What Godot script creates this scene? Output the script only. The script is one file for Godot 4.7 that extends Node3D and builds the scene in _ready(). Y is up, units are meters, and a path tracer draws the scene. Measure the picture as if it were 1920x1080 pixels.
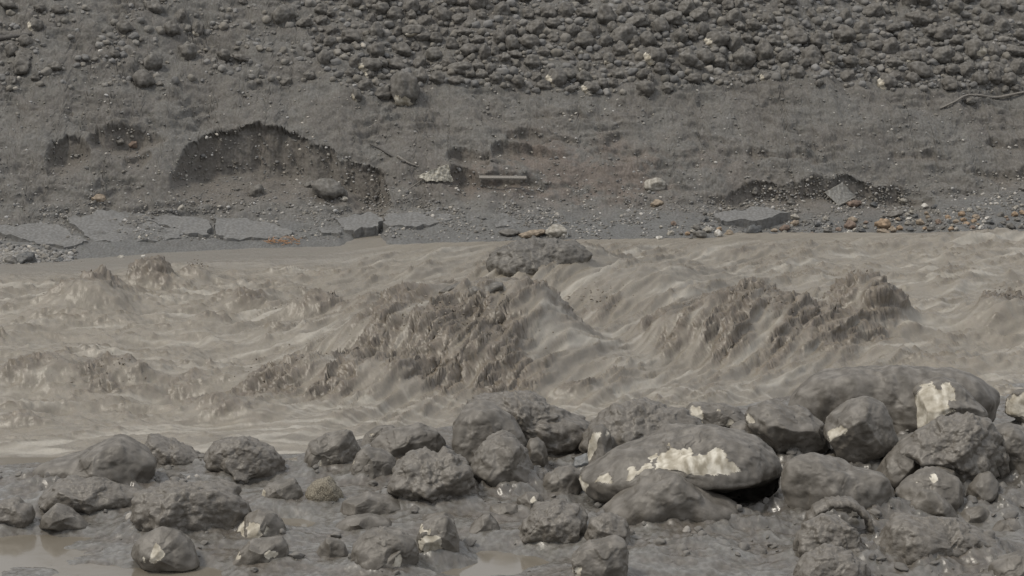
extends Node3D
# A mud-laden river in flood below a stony far bank, mud-coated boulders in the foreground.

const CAM_H := 13.8
const PITCH := 12.0
const FOV := 14.0
var focal := 540.0 / tan(deg_to_rad(FOV * 0.5))
var rng := RandomNumberGenerator.new()
var names := {}
var M := {}
var ico := {}

# ------------------------------------------------------------------ helpers
func numbered(called: String) -> String:
	var n: int = names.get(called, 0)
	names[called] = n + 1
	return called if n == 0 else "%s_%03d" % [called, n]

func tag(o: Node, label: String, category := "", group := "", kind := "") -> Node:
	if label: o.set_meta("label", label)
	if category: o.set_meta("category", category)
	if group: o.set_meta("group", group)
	if kind: o.set_meta("kind", kind)
	return o

func put_mesh(called: String, mesh: Mesh, mat: Material, parent: Node = self) -> MeshInstance3D:
	var o := MeshInstance3D.new()
	o.name = numbered(called) if parent == self else called
	o.mesh = mesh
	o.material_override = mat
	parent.add_child(o, true)
	return o

func base(called: String, where: Vector3) -> Node3D:
	var o := Node3D.new()
	o.name = numbered(called)
	add_child(o)
	o.position = where
	return o

func ray(px: float, py: float) -> Vector3:
	var p := deg_to_rad(PITCH)
	return Vector3(0, -sin(p), -cos(p)) * focal + Vector3(1, 0, 0) * (px - 960.0) + Vector3(0, cos(p), -sin(p)) * (540.0 - py)

func on_plane(px: float, py: float, y: float) -> Vector3:      # the point of the level y seen there
	var r := ray(px, py)
	return Vector3(0, CAM_H, 0) + r * ((y - CAM_H) / r.y)

func at_depth(px: float, py: float, d: float) -> Vector3:      # the point at d metres across the river seen there
	var r := ray(px, py)
	return Vector3(0, CAM_H, 0) + r * (d / -r.z)

func noise(seed_: int, freq: float, octaves := 4, kind := FastNoiseLite.TYPE_SIMPLEX_SMOOTH, fractal := FastNoiseLite.FRACTAL_FBM) -> FastNoiseLite:
	var n := FastNoiseLite.new()
	n.seed = seed_
	n.frequency = freq
	n.noise_type = kind
	n.fractal_type = fractal
	n.fractal_octaves = octaves
	return n

func lumps(seed_: int, freq: float) -> FastNoiseLite:          # rounded lumps: about -1 at their tops, rising to the creases
	var n := FastNoiseLite.new()
	n.seed = seed_
	n.frequency = freq
	n.noise_type = FastNoiseLite.TYPE_CELLULAR
	n.fractal_type = FastNoiseLite.FRACTAL_NONE
	n.cellular_distance_function = FastNoiseLite.DISTANCE_EUCLIDEAN_SQUARED
	n.cellular_return_type = FastNoiseLite.RETURN_DISTANCE
	return n

func lut(table: PackedVector2Array, x: float) -> float:        # straight-line interpolation
	if x <= table[0].x: return table[0].y
	for i in range(1, table.size()):
		if x <= table[i].x:
			return lerpf(table[i - 1].y, table[i].y, (x - table[i - 1].x) / (table[i].x - table[i - 1].x))
	return table[table.size() - 1].y

func commit(v: PackedVector3Array, idx: PackedInt32Array, col := PackedColorArray()) -> ArrayMesh:
	var a := []
	a.resize(Mesh.ARRAY_MAX)
	a[Mesh.ARRAY_VERTEX] = v
	a[Mesh.ARRAY_INDEX] = idx
	if col.size(): a[Mesh.ARRAY_COLOR] = col
	var st := SurfaceTool.new()
	st.create_from_arrays(a)
	st.generate_normals()
	return st.commit()

func grid_indices(nx: int, nz: int) -> PackedInt32Array:       # rows run away from the camera
	var idx := PackedInt32Array()
	idx.resize((nx - 1) * (nz - 1) * 6)
	var k := 0
	for j in nz - 1:
		for i in nx - 1:
			var a := j * nx + i
			idx[k] = a; idx[k + 1] = a + nx; idx[k + 2] = a + 1
			idx[k + 3] = a + 1; idx[k + 4] = a + nx; idx[k + 5] = a + nx + 1
			k += 6
	return idx

func icosphere(sub: int) -> Array:
	if ico.has(sub): return ico[sub]
	var v: PackedVector3Array
	var f: PackedInt32Array
	if sub == 0:
		var t := (1.0 + sqrt(5.0)) / 2.0
		for p in [[-1, t, 0], [1, t, 0], [-1, -t, 0], [1, -t, 0], [0, -1, t], [0, 1, t], [0, -1, -t], [0, 1, -t], [t, 0, -1], [t, 0, 1], [-t, 0, -1], [-t, 0, 1]]:
			v.append(Vector3(p[0], p[1], p[2]).normalized())
		f = PackedInt32Array([0, 5, 11, 0, 1, 5, 0, 7, 1, 0, 10, 7, 0, 11, 10, 1, 9, 5, 5, 4, 11, 11, 2, 10, 10, 6, 7, 7, 8, 1, 3, 4, 9, 3, 2, 4, 3, 6, 2, 3, 8, 6, 3, 9, 8, 4, 5, 9, 2, 11, 4, 6, 10, 2, 8, 7, 6, 9, 1, 8])
	else:
		var low: Array = icosphere(sub - 1)
		v = low[0].duplicate()
		var mid := {}
		var src: PackedInt32Array = low[1]
		for i in range(0, src.size(), 3):
			var m := [0, 0, 0]
			for k in 3:
				var a := src[i + k]
				var b := src[i + (k + 1) % 3]
				var key := mini(a, b) * 1000000 + maxi(a, b)
				if not mid.has(key):
					mid[key] = v.size()
					v.append(((v[a] + v[b]) * 0.5).normalized())
				m[k] = mid[key]
			f.append_array(PackedInt32Array([src[i], m[0], m[2], src[i + 1], m[1], m[0], src[i + 2], m[2], m[1], m[0], m[1], m[2]]))
	ico[sub] = [v, f]
	return ico[sub]

func lin(r: float, g: float, b: float) -> Color:
	return Color(r, g, b).linear_to_srgb()

func speckle(seed_: int, freq: float, lo: Color, hi: Color, octaves := 5, size := 512) -> NoiseTexture2D:
	var t := NoiseTexture2D.new()
	t.width = size; t.height = size
	t.seamless = true
	t.noise = noise(seed_, freq, octaves)
	var g := Gradient.new()
	g.colors = PackedColorArray([lo, hi])
	g.offsets = PackedFloat32Array([0.25, 0.75])
	t.color_ramp = g
	return t

func bumps_tex(seed_: int, freq: float, strength: float, octaves := 5) -> NoiseTexture2D:
	var t := NoiseTexture2D.new()
	t.width = 512; t.height = 512
	t.seamless = true
	t.as_normal_map = true
	t.bump_strength = strength
	t.noise = noise(seed_, freq, octaves)
	return t

func matter(color: Color, rough: float, tex: Texture2D, nrm: Texture2D, nscale: float, scale: float, vertex := false) -> StandardMaterial3D:
	var m := StandardMaterial3D.new()
	m.albedo_color = color
	m.albedo_texture = tex
	m.roughness = rough
	m.normal_enabled = nrm != null
	m.normal_texture = nrm
	m.normal_scale = nscale
	m.uv1_triplanar = true
	m.uv1_world_triplanar = true
	m.uv1_scale = Vector3.ONE * scale
	m.vertex_color_use_as_albedo = vertex
	return m

# ------------------------------------------------------------------ far bank
var shore := PackedVector2Array()            # x -> distance of the far waterline
var bank_h := PackedFloat32Array()
const BX0 := -21.5
const BDX := 0.054
const BNX := 797
const BD0 := 65.5
const BDD := 0.05
const BND := 440

func shore_d(x: float) -> float:
	return lut(shore, x)

func natural(x: float, d: float) -> float:   # the bank before the river cut into it
	var v := d - shore_d(x)
	if v < 0.0: return v * 0.25
	var y := v * 0.17
	if v > 3.3: y += (v - 3.3) * 0.46
	elif v > 2.3: y += (v - 2.3) * (v - 2.3) * 0.0
	return y

func bank_y(x: float, d: float) -> float:
	var fx := clampf((x - BX0) / BDX, 0, BNX - 1.001)
	var fd := clampf((d - BD0) / BDD, 0, BND - 1.001)
	var i := int(fx)
	var j := int(fd)
	var u := fx - i
	var w := fd - j
	var k := j * BNX + i
	return lerpf(lerpf(bank_h[k], bank_h[k + 1], u), lerpf(bank_h[k + BNX], bank_h[k + BNX + 1], u), w)

func on_bank(px: float, py: float) -> Vector3:
	var r := ray(px, py)
	r /= -r.z
	var d := 66.0
	while d < 90.0:
		var p := Vector3(0, CAM_H, 0) + r * d
		if p.y < bank_y(p.x, d): return p
		d += 0.04
	return Vector3(0, CAM_H, 0) + r * d

func on_natural(px: float, py: float) -> Vector3:
	var r := ray(px, py)
	r /= -r.z
	var d := 64.0
	while d < 92.0:
		var p := Vector3(0, CAM_H, 0) + r * d
		if p.y < natural(p.x, d): return p
		d += 0.03
	return Vector3(0, CAM_H, 0) + r * d

func build_bank() -> void:
	for p in [[-300, 500], [0, 492], [150, 486], [300, 474], [500, 464], [640, 462], [800, 456], [1000, 450], [1300, 446], [1550, 440], [1750, 428], [1920, 422], [2200, 415]]:
		var w := on_plane(p[0], p[1], 0.0)
		shore.append(Vector2(w.x, -w.z))
	# washed-out hollows: photograph positions of the upper lip, and of the foot of the cut face
	var hollows := [
		[[322, 330, 335], [335, 300, 335], [360, 268, 335], [400, 246, 330], [450, 236, 322], [520, 240, 322], [580, 258, 330], [640, 284, 345], [690, 300, 375], [720, 325, 385], [738, 372, 385]],
		[[88, 290, 292], [100, 266, 300], [125, 258, 304], [150, 268, 302], [172, 292, 300]],
		[[168, 262, 264], [180, 240, 268], [215, 236, 276], [250, 238, 276], [300, 250, 268], [318, 264, 268]],
		[[226, 290, 291], [240, 286, 303], [270, 284, 306], [285, 292, 296]],
		[[478, 318, 322], [500, 312, 350], [545, 318, 356], [580, 330, 352], [590, 345, 350]],
		[[838, 294, 295], [852, 282, 294], [866, 279, 302], [880, 284, 302], [900, 290, 297], [918, 296, 297]],
		[[826, 340, 341], [846, 328, 346], [866, 320, 352], [884, 322, 350], [902, 336, 347], [940, 341, 349], [990, 343, 350], [1020, 347, 348]],
		[[922, 286, 287], [940, 278, 287], [990, 284, 296], [1040, 286, 297], [1075, 292, 293]],
		[[950, 254, 255], [980, 251, 261], [1050, 254, 262], [1080, 262, 263]],
		[[1325, 378, 379], [1350, 366, 382], [1400, 344, 380], [1430, 336, 376], [1500, 340, 376], [1560, 332, 372], [1600, 326, 372], [1625, 321, 372], [1660, 328, 378], [1710, 342, 380], [1745, 364, 378], [1755, 374, 375]],
		[[1395, 286, 287], [1410, 276, 294], [1470, 284, 294], [1500, 278, 290], [1530, 284, 300], [1560, 292, 294]],
		[[1480, 272, 273], [1510, 264, 274], [1560, 261, 270], [1580, 262, 264]],
		[[1655, 290, 291], [1675, 281, 294], [1710, 279, 295], [1745, 284, 298], [1760, 290, 292]],
		[[1840, 266, 267], [1860, 255, 274], [1900, 262, 280], [1960, 262, 282], [2000, 268, 270]],
		[[1780, 322, 323], [1800, 314, 324], [1870, 318, 334], [1960, 320, 340], [2050, 330, 332]],
		[[20, 205, 206], [50, 200, 208], [130, 204, 212], [180, 208, 210]],
		[[280, 182, 183], [300, 174, 186], [340, 178, 188], [420, 196, 204], [460, 204, 206]],
		[[1000, 215, 216], [1030, 210, 217], [1100, 214, 220], [1160, 218, 219]],
		[[1120, 292, 293], [1140, 288, 296], [1210, 300, 312], [1240, 306, 308]],
	]
	var cuts := []
	for hw in hollows:
		var t_d := PackedVector2Array()
		var t_y := PackedVector2Array()
		var t_h := PackedVector2Array()
		for q in hw:
			var w := on_natural(q[0], q[1])
			t_d.append(Vector2(w.x, -w.z))
			t_y.append(Vector2(w.x, w.y))
			t_h.append(Vector2(w.x, (q[2] - q[1]) * -w.z / focal))
		cuts.append([t_d, t_y, t_h])
	var n_big := noise(11, 0.16, 3)
	var n_mid := noise(12, 0.75, 4)
	var n_str := noise(13, 1.0, 4)
	var n_fine := noise(14, 4.2, 3)
	var n_ridge := noise(15, 1.5, 3, FastNoiseLite.TYPE_SIMPLEX_SMOOTH, FastNoiseLite.FRACTAL_RIDGED)
	var n_edge := noise(16, 0.9, 4)
	var n_col := noise(17, 0.35, 4)
	var n_lump := lumps(19, 2.6)
	var n_lump2 := lumps(20, 7.0)
	var n_col2 := noise(18, 2.4, 3)
	bank_h.resize(BNX * BND)
	var verts := PackedVector3Array()
	verts.resize(BNX * (BND + 8))
	var cols := PackedColorArray()
	cols.resize(BNX * (BND + 8))
	var grey := Color(0.136, 0.132, 0.124)
	var brown := Color(0.130, 0.119, 0.106)
	var red := Color(0.150, 0.115, 0.096)
	var blue := Color(0.128, 0.129, 0.127)
	for i in BNX:
		var x := BX0 + i * BDX
		var sd := shore_d(x)
		var here := []
		for c in cuts:
			var e: PackedVector2Array = c[0]
			if x > e[0].x and x < e[e.size() - 1].x:
				here.append([lut(c[0], x) + n_edge.get_noise_2d(x * 0.8, 5.0) * 0.3, lut(c[1], x), lut(c[2], x)])
		var pr_in := PackedFloat32Array()
		pr_in.resize(BND)
		var pr_u := PackedFloat32Array()
		pr_u.resize(BND)
		var pr_s := PackedFloat32Array()
		pr_s.resize(BND)
		var run := 0.0
		for j in BND:                         # the profile of this column
			var d := BD0 + j * BDD
			var v := d - sd
			var y := natural(x, d)
			var rough := clampf(v * 0.8, 0.0, 1.0)
			var shelf := 1.0 - smoothstep(1.5, 4.0, v)
			y += n_big.get_noise_2d(x, d) * 0.5 * rough * (1.0 - 0.75 * shelf)
			var inside := 0.0
			var under := 0.0
			var stre0 := n_edge.get_noise_2d(x * 0.9, d * 0.9)
			for h in here:
				var back: float = h[0] - d + stre0 * 0.12
				if back > 0.0:
					var steep := 4.5
					var face: float = h[1] - back * steep
					var floor_: float = h[1] - h[2] - (back - h[2] / steep) * 0.16
					var cut := maxf(face, floor_)
					if cut < y:
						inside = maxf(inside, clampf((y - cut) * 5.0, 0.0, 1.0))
						y = cut
						under = maxf(under, clampf(1.0 - back * steep / maxf(h[2], 0.05), 0.0, 1.0) * clampf(h[2] * 1.1, 0.0, 1.0))
			var amp := rough * (1.0 - 0.6 * shelf) * (1.0 - 0.45 * inside)
			y += n_mid.get_noise_2d(x * 0.8, d * 1.1) * 0.22 * amp
			var ls := y + n_str.get_noise_2d(x * 0.5, d * 1.3) * 0.3      # ledges where the mud has slumped in steps
			var lf := ls / 0.34 - floorf(ls / 0.34)
			y += (smoothstep(0.6, 1.0, lf) - lf) * 0.34 * amp * clampf(0.3 + n_col.get_noise_2d(x * 0.8 + 60.0, d) * 2.0, 0.0, 0.95)
			bank_h[j * BNX + i] = y
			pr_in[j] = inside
			pr_u[j] = under
			if j > 0: run += absf(y - bank_h[(j - 1) * BNX + i]) + BDD * 0.22
			pr_s[j] = run
		var at_j := 0
		for j in BND + 8:                     # rows spaced evenly over the face as it is seen
			var d: float
			var y: float
			var inside := 0.0
			var under := 0.0
			if j < BND:
				var want := run * j / float(BND - 1)
				while at_j < BND - 2 and pr_s[at_j + 1] < want: at_j += 1
				var f := clampf((want - pr_s[at_j]) / maxf(pr_s[at_j + 1] - pr_s[at_j], 1e-5), 0.0, 1.0)
				d = BD0 + (at_j + f) * BDD
				y = lerpf(bank_h[at_j * BNX + i], bank_h[(at_j + 1) * BNX + i], f)
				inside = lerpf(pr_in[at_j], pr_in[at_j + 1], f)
				under = lerpf(pr_u[at_j], pr_u[at_j + 1], f)
			else:
				d = BD0 + (BND - 1) * BDD + (j - BND + 1) * 2.0
				y = natural(x, d)
			var v := d - sd
			var shelf := 1.0 - smoothstep(1.5, 4.0, v)
			var at := Vector3(x, y, d)
			var cn := n_col.get_noise_2d(x, d * 1.4)
			# lumps and grain stand out from the face, whichever way it turns
			var lump := -0.55 - n_lump.get_noise_3dv(at)
			var lump2 := -0.55 - n_lump2.get_noise_3dv(at)
			var coarse_ := clampf(0.5 + n_col.get_noise_2d(x * 0.9 + 200.0, d * 1.6) * 1.8, 0.12, 1.0) * (1.0 - 0.75 * inside)
			var out := (lump * 0.13 * coarse_ + lump2 * 0.05 * (1.0 - 0.75 * inside) + n_fine.get_noise_3dv(at) * 0.03) * (0.35 + 0.65 * (1.0 - shelf)) * clampf(v + 0.4, 0.1, 1.0)
			out += (n_ridge.get_noise_3dv(at) - 0.1) * 0.035 * (1.0 - shelf) * (1.0 - 0.6 * inside)
			var nrm := Vector3(0, 0.88, 0.47).lerp(Vector3(0, 0.25, 0.97), inside)
			var k := j * BNX + i
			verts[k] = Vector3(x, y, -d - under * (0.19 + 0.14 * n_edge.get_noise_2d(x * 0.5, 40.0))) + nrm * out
			var c2 := n_col2.get_noise_3dv(at)
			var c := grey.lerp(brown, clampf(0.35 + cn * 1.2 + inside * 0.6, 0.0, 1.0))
			c = c.lerp(Color(0.130, 0.117, 0.102), inside * 0.5)  # fresh soil tint in the hollows, with some shade put into the colour
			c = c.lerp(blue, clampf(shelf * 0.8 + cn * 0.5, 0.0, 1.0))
			var rx := (x - 2.5) / 3.6
			var rd := (v - 4.6) / 1.3
			c = c.lerp(red, clampf(exp(-rx * rx - rd * rd) * (0.45 + cn + c2), 0.0, 0.45))
			c = c * (1.0 + c2 * 0.22)
			c.a = 1.0
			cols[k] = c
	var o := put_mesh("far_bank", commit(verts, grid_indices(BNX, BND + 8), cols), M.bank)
	tag(o, "steep grey mud and gravel bank across the river", "", "", "structure")

# ------------------------------------------------------------------ stones
var stone_meshes := []
func make_stone(seed_: int, sub: int, angular: float, patch: Vector3 = Vector3.ZERO) -> Array:
	var r := RandomNumberGenerator.new()
	r.seed = seed_
	var planes := []
	for k in int(4 + angular * 10):
		planes.append([Vector3(r.randfn(), r.randfn(), r.randfn()).normalized(), r.randf_range(0.62, 0.86)])
	var n := noise(seed_, 0.9, 3)
	var src: Array = icosphere(sub)
	var v: PackedVector3Array = src[0].duplicate()
	var flag := PackedByteArray()
	flag.resize(v.size())
	for i in v.size():
		var p := v[i]
		var rad := 1.0
		for pl in planes:
			var dd: float = p.dot(pl[0])
			if dd > 0.05: rad = minf(rad, lerpf(1.0, pl[1] / dd, 0.55 + 0.45 * angular) if pl[1] / dd < 1.0 else 1.0)
		rad *= 1.0 + n.get_noise_3dv(p * 1.1) * 0.28 + n.get_noise_3dv(p * 3.3) * 0.08
		if patch != Vector3.ZERO and p.dot(patch) + n.get_noise_3dv(p * 4.0) * 0.35 > 0.72:
			flag[i] = 1
			rad *= 0.97
		v[i] = p * rad
	var f: PackedInt32Array = src[1]
	if patch == Vector3.ZERO:
		return [commit(v, f)]
	var fa := PackedInt32Array()
	var fb := PackedInt32Array()
	for i in range(0, f.size(), 3):
		var s := flag[f[i]] + flag[f[i + 1]] + flag[f[i + 2]]
		(fb if s >= 2 else fa).append_array(f.slice(i, i + 3))
	return [commit(v, fa), commit(v, fb)]

func zone(px: float) -> String:
	if px < 160: return "at far left"
	if px < 340: return "above the small hollows"
	if px < 600: return "above the scooped hollow"
	if px < 860: return "above the cloth scrap"
	if px < 1130: return "above the midstream rock"
	if px < 1330: return "above the oval stone"
	if px < 1560: return "left above tilted sheet"
	if px < 1740: return "right above tilted sheet"
	return "above the curved branch"

func row(py: float) -> String:
	if py < 28: return "at the top edge"
	if py < 65: return "high in the field"
	if py < 105: return "midway down the field"
	if py < 140: return "low in the field"
	return "at the field's foot"

var same := {}
func number_labels() -> void:            # look-alikes close together are told apart by their order from the left
	var order := ["leftmost", "second from left", "third from left", "fourth from left", "fifth from left", "sixth from left", "seventh from left", "eighth from left", "ninth from left", "tenth from left", "eleventh from left", "twelfth from left", "thirteenth from left", "fourteenth from left", "fifteenth from left", "sixteenth from left"]
	for l in same:
		var list: Array = same[l]
		list.sort_custom(func(a, b): return a.position.x < b.position.x)
		for i in list.size():
			list[i].set_meta("label", l if list.size() == 1 else ("%s, %s" % [l, order[i]] if i < 16 else "%s, number %d from left" % [l, i + 1]))

func stone(px: float, py: float, w: float, h: float, var_: int, patch := "", label := "", called := "stone", category := "stone", group := "", mat: Material = null) -> void:
	var p := on_bank(px, py + h * 0.2)
	var s := -p.z / focal
	var sz := Vector3(w * 0.54 * s, h * 0.62 * s, (w + h) * 0.27 * s)
	var o := base(called, p + Vector3(0, sz.y * 0.24 + 0.03, sz.z * 0.05))
	var meshes: Array = stone_meshes[var_ % 10] if patch == "" else stone_meshes[{"left": 10, "bottom": 11, "right": 12}[patch]]
	var b := Basis(Vector3(0, 0, 1), rng.randf_range(-0.18, 0.18)) if patch else Basis(Vector3(0, 0, 1), rng.randf_range(-0.3, 0.3)) 
	o.transform.basis = b * Basis.from_scale(sz)
	put_mesh("mud_coat" if patch else "body", meshes[0], mat if mat else (M.stone if rng.randf() < 0.7 else M.stone2), o)
	if patch: put_mesh("bare_patch", meshes[1], M.bare, o)
	if label == "":
		var size := "large" if w * h > 900 else ("mid-sized" if w * h > 420 else "small")
		var form := "flat" if w > h * 1.75 else ("oblong" if w > h * 1.35 else ("upright" if h > w * 1.12 else "round"))
		var coat := "white-chipped" if patch else "mud-grey"
		label = "%s %s %s stone %s %s" % [size, form, coat, row(py), zone(px)]
	tag(o, label, category, group if group else "mud-coated stones on the far bank")
	if not same.has(label): same[label] = []
	same[label].append(o)

func build_stones() -> void:
	for k in 10:
		stone_meshes.append(make_stone(100 + k, 3, 0.15 + 0.09 * k))
	stone_meshes.append(make_stone(120, 3, 0.4, Vector3(-0.75, -0.35, 0.55).normalized()))
	stone_meshes.append(make_stone(121, 3, 0.35, Vector3(-0.1, -0.75, 0.6).normalized()))
	stone_meshes.append(make_stone(122, 3, 0.5, Vector3(0.6, -0.2, 0.65).normalized()))
	var placed := []
	var put := [
		[757, 172, 54, 60, "bottom"], [785, 145, 28, 32], [668, 180, 18, 26, "left"], [739, 28, 32, 26], [773, 60, 42, 20, "bottom"], [834, 62, 16, 18], [895, 77, 28, 16], [935, 72, 24, 30], [940, 20, 32, 26], [1025, 25, 34, 26], [1060, 20, 30, 28], [1095, 25, 38, 20], [1135, 33, 36, 38], [1195, 40, 42, 22], [1170, 65, 50, 32], [1095, 78, 38, 30], [1135, 78, 24, 24], [1225, 105, 42, 32, "left"], [1160, 95, 30, 30], [1040, 148, 38, 36, "left"], [1018, 162, 30, 20], [1070, 168, 26, 14], [1105, 165, 34, 22, "left"], [1085, 98, 18, 16, "right"], [1093, 127, 24, 20, "bottom"], [1140, 113, 22, 22, "bottom"], [1150, 158, 18, 18], [1219, 150, 12, 18, "bottom"], [1250, 165, 26, 18], [865, 128, 50, 20], [855, 153, 30, 14], [930, 148, 22, 22], [738, 122, 40, 24], [690, 122, 46, 26, "left"], [665, 117, 22, 24], [692, 140, 18, 16, "left"], [750, 95, 40, 26], [705, 98, 32, 32], [880, 95, 32, 22], [908, 100, 22, 30], [926, 100, 20, 22], [962, 103, 30, 14], [1018, 100, 26, 20], [990, 82, 42, 30], [870, 62, 30, 16], [815, 55, 18, 14],
		[1340, 75, 46, 30, "left"], [1376, 80, 30, 38], [1395, 110, 42, 38], [1430, 100, 34, 46], [1495, 70, 46, 28], [1470, 108, 32, 26], [1580, 68, 42, 34], [1522, 108, 38, 36], [1508, 121, 26, 20], [1557, 113, 26, 24, "bottom"], [1625, 105, 36, 26], [1720, 37, 48, 28], [1770, 62, 40, 26], [1638, 20, 42, 26], [1675, 53, 40, 16], [1708, 110, 36, 22, "bottom"], [1770, 103, 40, 28], [1830, 95, 48, 36, "right"], [1900, 98, 38, 20], [1725, 135, 50, 30], [1712, 149, 26, 22], [1660, 155, 36, 30, "left"], [1678, 145, 24, 20], [1838, 150, 30, 26], [1865, 147, 22, 24], [1892, 152, 30, 26], [1905, 168, 24, 16], [1785, 132, 30, 22], [1908, 126, 30, 30], [1620, 119, 20, 16], [1641, 115, 18, 16], [1677, 119, 30, 18], [1300, 150, 32, 20], [1435, 145, 24, 20, "left"], [1470, 142, 14, 20], [1535, 157, 18, 14], [1626, 147, 14, 18], [1820, 191, 24, 15], [1375, 128, 16, 18], [1415, 65, 14, 14],
		[15, 10, 34, 16], [65, 48, 28, 26, "left"], [42, 124, 40, 34], [45, 106, 38, 18], [285, 15, 36, 28], [370, 58, 24, 28, "bottom"], [530, 30, 42, 36], [572, 42, 32, 18], [455, 5, 18, 12], [580, 143, 22, 20], [420, 105, 24, 22], [215, 104, 20, 16], [25, 152, 14, 13], [66, 147, 18, 15], [298, 160, 16, 11], [455, 110, 42, 14], [110, 20, 26, 18], [75, 17, 22, 16],
	]
	for q in put:
		stone(q[0], q[1], q[2], q[3], rng.randi(), q[4] if q.size() > 4 else "")
		placed.append(Vector3(q[0], q[1], minf(q[2], q[3]) * 0.55))
	# the single stones lower down the slope and along the shelf
	var single := [
		[617, 357, 64, 36, "", "large pale grey block under the end of the scooped hollow", M.stone2], [482, 360, 26, 24, "", "small angular stone beside the dark recess left of the large pale block", M.stone], [1227, 347, 42, 22, "", "smooth pale oval stone lying alone on the mid slope", M.pale], [1230, 384, 26, 14, "", "small tan stone below the pale oval stone", M.tan], [185, 373, 28, 15, "", "tan stone alone on the gravel at the left", M.tan], [1600, 383, 28, 14, "", "reddish flat stone beside the tilted sheet", M.russet], [1693, 378, 17, 9, "", "cream stone below the right-hand scarp", M.pale], [1482, 381, 17, 13, "", "round grey stone at the foot of the right-hand scarp", M.stone2], [580, 348, 20, 12, "", "small stone touching the large pale block", M.stone2], [340, 393, 18, 13, "", "grey-white stone above the cracked mud plates", M.pale], [225, 268, 17, 13, "", "round stone lodged inside the small upper hollow", M.stone], [250, 272, 17, 13, "", "brown stone in the small upper hollow, right of the other", M.russet], [645, 376, 16, 11, "", "pale chip in front of the large grey block", M.pale], [1415, 360, 13, 13, "", "round stone set in the right-hand scarp face", M.stone2], [1918, 355, 22, 14, "", "grey stone cut by the right edge of the picture", M.stone2],
		[1042, 437, 42, 26, "", "pale grey pointed rock at the waterline behind the midstream rock", M.pale], [1056, 441, 18, 18, "", "white rounded rock leaning on the pale pointed rock", M.white], [995, 440, 50, 14, "", "flat buff rock at the waterline left of the pale pointed rock", M.tan], [955, 438, 38, 13, "", "low grey rock at the waterline left of the flat buff rock", M.stone2], [1408, 436, 38, 26, "", "dark slate grey boulder at the waterline", M.slate], [1445, 446, 32, 14, "", "wet greenish grey rock beside the dark slate boulder", M.slate], [1312, 442, 26, 16, "", "grey rounded rock left of the dark slate boulder", M.stone2], [1347, 440, 15, 14, "", "white cobble left of the dark slate boulder", M.white], [1655, 423, 30, 22, "", "orange buff rock on the shingle edge", M.orange], [1657, 437, 28, 11, "", "flat buff rock awash below the orange rock", M.tan], [1592, 425, 24, 18, "", "red-brown rock on the shingle edge", M.russet], [1592, 438, 13, 10, "", "small white cobble below the red-brown rock", M.white], [1470, 430, 20, 14, "", "dark red-brown rock right of the slate boulder", M.russet], [1672, 405, 36, 12, "", "speckled grey flat rock behind the orange rock", M.stone2], [50, 487, 40, 28, "", "dark boulder in the gravel spit at the left edge", M.slate], [20, 492, 26, 20, "", "grey boulder left of the dark one in the gravel spit", M.stone2], [112, 490, 18, 12, "", "small dark stone at the tip of the gravel spit", M.slate], [268, 483, 13, 6, "", "white stone in the shallows", M.white], [226, 484, 16, 8, "", "pale stone awash beside the white stone in the shallows", M.pale],
	]
	for q in single:
		stone(q[0], q[1], q[2], q[3], rng.randi(), q[4], q[5], "rock" if q[1] > 395 else "stone", "rock", "single stones on the lower bank", q[6])
		placed.append(Vector3(q[0], q[1], q[3] * 0.5))
	# shore cobbles
	var cob := [M.white, M.pale, M.tan, M.orange, M.stone2, M.pale, M.russet, M.slate, M.stone2, M.tan]
	var cobname := ["white", "cream grey", "buff", "orange", "grey", "cream grey", "red-brown", "slate", "grey", "buff"]
	var done := 0
	while done < 95:
		var px := rng.randf_range(1235, 1925)
		var edge := lerpf(448, 428, clampf((px - 1300) / 600, 0, 1))
		var py := edge - absf(rng.randfn()) * 17.0
		if py < 376 or rng.randf() > 0.35 + (px - 1235) / 900.0: continue
		var w := rng.randf_range(7, 18)
		var ok := true
		for q in placed:
			if Vector2(q.x - px, (q.y - py) * 1.6).length() < q.z + w * 0.45: ok = false; break
		if not ok: continue
		var k := rng.randi() % 10
		var wherex := "right of the orange rock" if px > 1675 else ("near the red-brown rock" if px > 1425 else "left of the slate boulder")
		stone(px, py, w, w * rng.randf_range(0.55, 0.8), rng.randi(), "", "%s %s cobble %s %s" % ["large" if w > 13 else "small", cobname[k], "at the water's edge" if py > edge - 12 else "up on the shelf", wherex], "cobble", "cobble", "cobbles along the far waterline", cob[k])
		placed.append(Vector3(px, py, w * 0.45))
		done += 1
	# the rest of the stone field: the largest as stones of their own, the small ones together
	var low := PackedVector2Array([Vector2(-50, 165), Vector2(200, 165), Vector2(560, 150), Vector2(620, 150), Vector2(700, 172), Vector2(800, 160), Vector2(900, 158), Vector2(1000, 166), Vector2(1100, 176), Vector2(1200, 166), Vector2(1300, 154), Vector2(1450, 150), Vector2(1600, 156), Vector2(1700, 162), Vector2(1950, 168)])
	var n := noise(31, 0.012, 3)
	var cell := {}
	for q in placed:
		var key := Vector2i(int(q.x) / 24, int(q.y) / 24)
		if not cell.has(key): cell[key] = []
		cell[key].append(q)
	var small := []
	var large := []
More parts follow.
